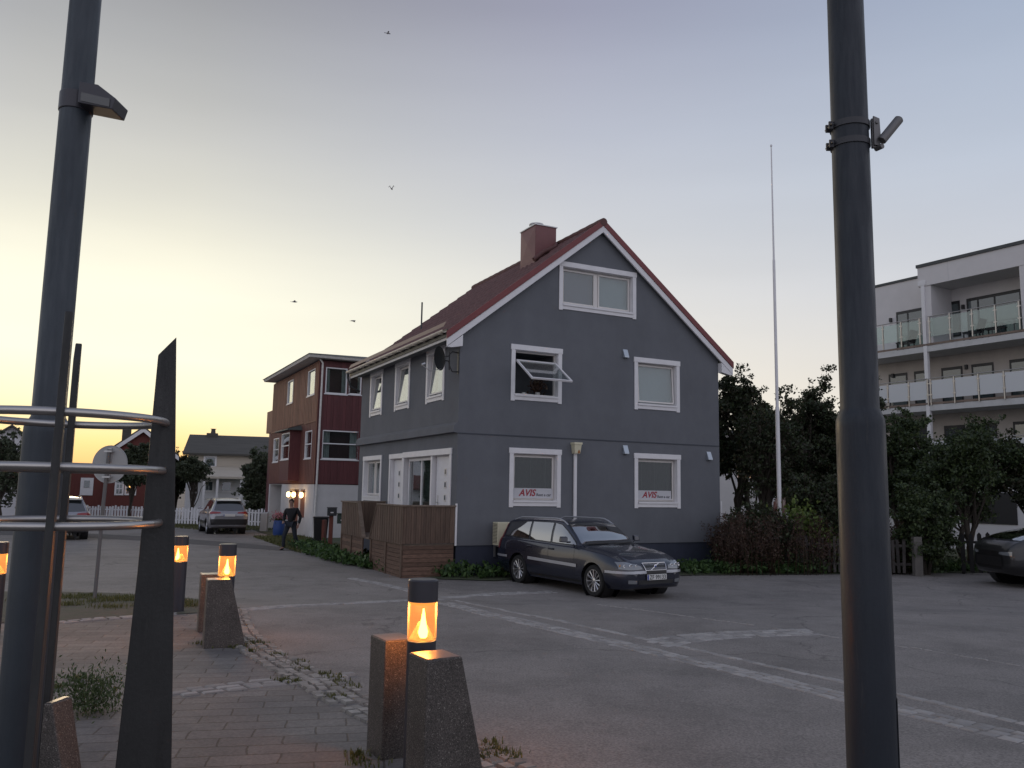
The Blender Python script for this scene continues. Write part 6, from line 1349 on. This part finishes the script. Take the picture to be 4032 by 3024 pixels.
car('station_wagon', 'dark blue grey station wagon parked in front of the grey house gable', 'car', (mc.x, mc.y - .12, -.48), math.atan2(head.y, head.x) + R(3.2), WAGON, P_dark, (1.38, -1.375), .318, 12, ('front', 'ZF 99133', .445), 'wagon')
def suvrear(label, px, D, hd, pm, name='silver_suv', keys=SUV):
    c_ = ray(px, 1100) * D; h_ = R(hd); car(name, label, 'car', (c_.x + 2.25 * math.cos(h_), D + 2.25 * math.sin(h_), G(D + 1)), h_, keys, pm, (1.35, -1.34), .345, 5, ('rear', None, .90), 'suv')
suvrear('silver SUV seen from behind, parked on the road left of the red house', 496, 39.4, 117, P_silver)
suvrear('silver SUV half hidden behind the left post and steel rings, by the picket fence', 144, 32.6, 122, P_silver)
c_ = ray(2150, 1230) * 20.4; car('black_suv', 'black car cut off by the right picture edge beside the black fence', 'car', (c_.x + 2.42, 20.9, G(20.6)), R(182), [tuple([k[0], k[1], k[2] * 1.26, k[3] * 1.26, k[4] * 1.26, *k[5:]]) for k in SUV], P_black, (1.38, -1.34), .40, 5, None, 'suv')

# ------------------------------------------------------------------ the walking man
def skin_obj(name, joints, bones, m, parent, sub=2):
    me = bpy.data.meshes.new(name); keys = list(joints); idx = {k: i for i, k in enumerate(keys)}
    me.from_pydata([joints[k][0] for k in keys], [(idx[a], idx[b_]) for a, b_ in bones], []); o = link(bpy.data.objects.new(name + '_tmp', me))
    md = o.modifiers.new('s', 'SKIN'); 
    for i, k in enumerate(keys):
        rr = joints[k][1]; me.skin_vertices[0].data[i].radius = rr if isinstance(rr, tuple) else (rr, rr)
    me.skin_vertices[0].data[0].use_root = True; md.use_smooth_shade = True
    sb = o.modifiers.new('u', 'SUBSURF'); sb.levels = sub; sb.render_levels = sub; bpy.context.view_layer.update()
    m2 = bpy.data.meshes.new_from_object(o.evaluated_get(bpy.context.evaluated_depsgraph_get())); bpy.data.objects.remove(o); m2.materials.clear(); m2.materials.append(m)
    oo = link(bpy.data.objects.new(name, m2)); oo.parent = parent; return oo
man = thing('person', 'man in a black long sleeved top and dark jeans walking past the pale base wall', 'person', (-7.62, 29.3, G(29.3)), R(-12))
# local: x to the picture's right, y away; he strides toward the camera-left
J = {'pelvis': ((0, 0, .93), (.15, .11)), 'waist': ((.01, 0, 1.08), (.14, .10)), 'chest': ((.02, -.02, 1.28), (.17, .115)), 'neckb': ((.015, -.01, 1.43), (.09, .08)), 'neck': ((.0, -.02, 1.50), .055), 'head0': ((-.005, -.035, 1.57), (.072, .08)), 'head1': ((-.01, -.035, 1.65), (.078, .092)), 'head2': ((-.01, -.03, 1.72), (.055, .065)),
     'shl': ((-.19, -.02, 1.40), .062), 'ell': ((-.27, .0, 1.13), .046), 'wrl': ((-.20, -.20, .98), .030), 'hal': ((-.17, -.26, .95), (.040, .022)),
     'shr': ((.21, .0, 1.40), .062), 'elr': ((.31, .07, 1.14), .046), 'wrr': ((.30, -.02, .90), .030), 'har': ((.295, -.05, .83), (.040, .022)),
     'hipl': ((-.09, 0, .90), .092), 'knl': ((-.16, -.16, .50), .060), 'anl': ((-.19, -.13, .09), .042), 'tol': ((-.23, -.28, .035), (.045, .03)),
     'hipr': ((.09, 0, .90), .092), 'knr': ((.16, .02, .49), .060), 'anr': ((.22, .20, .12), .042), 'tor': ((.20, .08, .035), (.045, .03))}
Bn = [('pelvis', 'waist'), ('waist', 'chest'), ('chest', 'neckb'), ('neckb', 'neck'), ('neck', 'head0'), ('head0', 'head1'), ('head1', 'head2'), ('chest', 'shl'), ('shl', 'ell'), ('ell', 'wrl'), ('wrl', 'hal'), ('chest', 'shr'), ('shr', 'elr'), ('elr', 'wrr'), ('wrr', 'har'),
      ('pelvis', 'hipl'), ('hipl', 'knl'), ('knl', 'anl'), ('anl', 'tol'), ('pelvis', 'hipr'), ('hipr', 'knr'), ('knr', 'anr'), ('anr', 'tor')]
for sd_, hk, wk in ((-1, 'hal', 'wrl'), (1, 'har', 'wrr')):
    h = Vector(J[hk][0]); d = (h - Vector(J[wk][0])).normalized(); sdv = Vector((1, 0, 0)); sdv = (sdv - d * sdv.dot(d)).normalized(); cr = d.cross(sdv)
    for i, (o_, l_) in enumerate(((-.028, .062), (-.010, .072), (.010, .068), (.027, .052))):
        a = h + sdv * o_ + d * .035; J[f'{hk}{i}a'] = (tuple(a), .0095); J[f'{hk}{i}b'] = (tuple(a + d * l_ * .55), .009); J[f'{hk}{i}c'] = (tuple(a + d * l_ + cr * .022), .007)
        Bn += [(hk, f'{hk}{i}a'), (f'{hk}{i}a', f'{hk}{i}b'), (f'{hk}{i}b', f'{hk}{i}c')]
    a = h - sdv * .035 * sd_; J[hk + 't'] = (tuple(a), .011); J[hk + 'u'] = (tuple(a + d * .035 - sdv * .018 * sd_ + cr * .01), .009); Bn += [(hk, hk + 't'), (hk + 't', hk + 'u')]
M['skin'] = mat('skin', (.28, .17, .13), .6); M['top'] = mat('black_top', (.012, .012, .014), .9, bump=.2, bscale=12); M['jeans'] = mat('dark_jeans', (.020, .024, .034), .9, bump=.2, bscale=14); M['hair'] = mat('dark_hair', (.02, .014, .01), .8)
JB = {k: ((v_[0], tuple(np.array(v_[1] if isinstance(v_[1], tuple) else (v_[1],) * 2) * .80)) if k in ('pelvis', 'waist', 'chest', 'hipl', 'hipr') else v_) for k, v_ in J.items()}
body = skin_obj('body', JB, Bn, M['skin'], man)
def sub(keys, grow_): return {k: (J[k][0], tuple(np.array(J[k][1] if isinstance(J[k][1], tuple) else (J[k][1],) * 2) + grow_)) for k in keys}
ks = ['pelvis', 'waist', 'chest', 'neckb', 'shl', 'ell', 'wrl', 'shr', 'elr', 'wrr']; skin_obj('shirt', sub(ks, .016), [b_ for b_ in Bn if b_[0] in ks and b_[1] in ks], M['top'], man)
ks = ['pelvis', 'hipl', 'knl', 'anl', 'hipr', 'knr', 'anr']; skin_obj('trousers', sub(ks, .015), [b_ for b_ in Bn if b_[0] in ks and b_[1] in ks], M['jeans'], man)
for a, c_ in (('anl', 'tol'), ('anr', 'tor')):
    q = {'a': (tuple(Vector(J[a][0]) + Vector((0, .03, -.035))), (.045, .04)), 'b': (J[c_][0], (.05, .038))}; skin_obj('shoe', q, [('a', 'b')], M['black'], man)
hb = MB(); r0 = Vector(J['head1'][0])
hb.grid(lambda u, v: (r0.x + .088 * math.cos(u * 2 * math.pi) * math.sin(v * 1.75), r0.y + .012 + .104 * math.sin(u * 2 * math.pi) * math.sin(v * 1.75), r0.z + .012 + .106 * math.cos(v * 1.75)) if not (math.sin(u * 2 * math.pi) < -.3 and v > .62) else (r0.x + .07 * math.cos(u * 2 * math.pi), r0.y - .06, r0.z + .06), 24, 10); hb.build('hair', M['hair'], man, smooth=70)
fb_ = MB(); fx, fy, fz = r0.x, r0.y - .088, r0.z
fb_.hexa([(fx - .012, fy - .004, fz - .035), (fx + .012, fy - .004, fz - .035), (fx + .010, fy + .02, fz - .035), (fx - .010, fy + .02, fz - .035)], [(fx - .006, fy + .004, fz + .01), (fx + .006, fy + .004, fz + .01), (fx + .006, fy + .02, fz + .01), (fx - .006, fy + .02, fz + .01)]); fb_.build('nose', M['skin'], man)
for s_ in (-1, 1):
    e = MB(); e.lathe([(.001, -.006), (.009, -.003), (.010, .004)], (fx + s_ * .028, fy + .006, fz + .004), 8, ax='y'); e.build('eye', M['hair'], man); e = MB(); e.lathe([(.004, -.01), (.022, 0), (.004, .01)], (fx + s_ * .084, r0.y + .01, fz - .01), 10, ax='x'); e.build('ear', M['skin'], man)
e = MB(); e.box(fx - .02, fx + .02, fy + .004, fy + .012, fz - .062, fz - .055); e.build('mouth', mat('lips', (.2, .08, .07), .6), man)

# ------------------------------------------------------------------ birds in the sky
def bird(label, px, py, D, span, rz, flap):
    v = atD(px, py, D); t = thing('flying_bird', label, 'bird', tuple(v), rz, 'birds in the sky'); b = MB()
    b.lathe([(.005, -.20), (.035, -.12), (.05, 0), (.045, .1), (.025, .17), (.004, .22)], n=10, ax='x')
    for s_ in (-1, 1):
        z = .10 * flap; s2 = span / 2; b.hexa([(-.06, s_ * .03, 0), (.06, s_ * .03, 0), (.08, s_ * s2 * .5, z), (-.03, s_ * s2 * .5, z)], [(-.06, s_ * .03, .012), (.06, s_ * .03, .012), (.08, s_ * s2 * .5, z + .01), (-.03, s_ * s2 * .5, z + .01)]); b.hexa([(-.03, s_ * s2 * .5, z), (.08, s_ * s2 * .5, z), (.0, s_ * s2, z * .5), (-.02, s_ * s2, z * .5)], [(-.03, s_ * s2 * .5, z + .01), (.08, s_ * s2 * .5, z + .01), (.0, s_ * s2, z * .5 + .005), (-.02, s_ * s2, z * .5 + .005)])
    b.prism([(-.16, -.02), (-.16, .02), (-.28, .05), (-.28, -.05)], 'z', -.004, .004); b.build('body', mat('gull_grey', (.22, .21, .22), .8) if 'gull_grey' not in bpy.data.materials else bpy.data.materials['gull_grey'], t, smooth=50)
bird('small pale bird high in the sky, topmost of the four', 838, 72, 60, .5, R(20), 1)
bird('small dark bird above the middle of the sky, wings edge-on', 846, 408, 60, .55, R(80), 2.5)
bird('small pale bird low in the bright sky, left of the others', 636, 652, 60, .5, R(10), .8)
bird('small dark bird low in the sky nearest the grey house roof', 763, 693, 60, .7, R(-15), -.6)
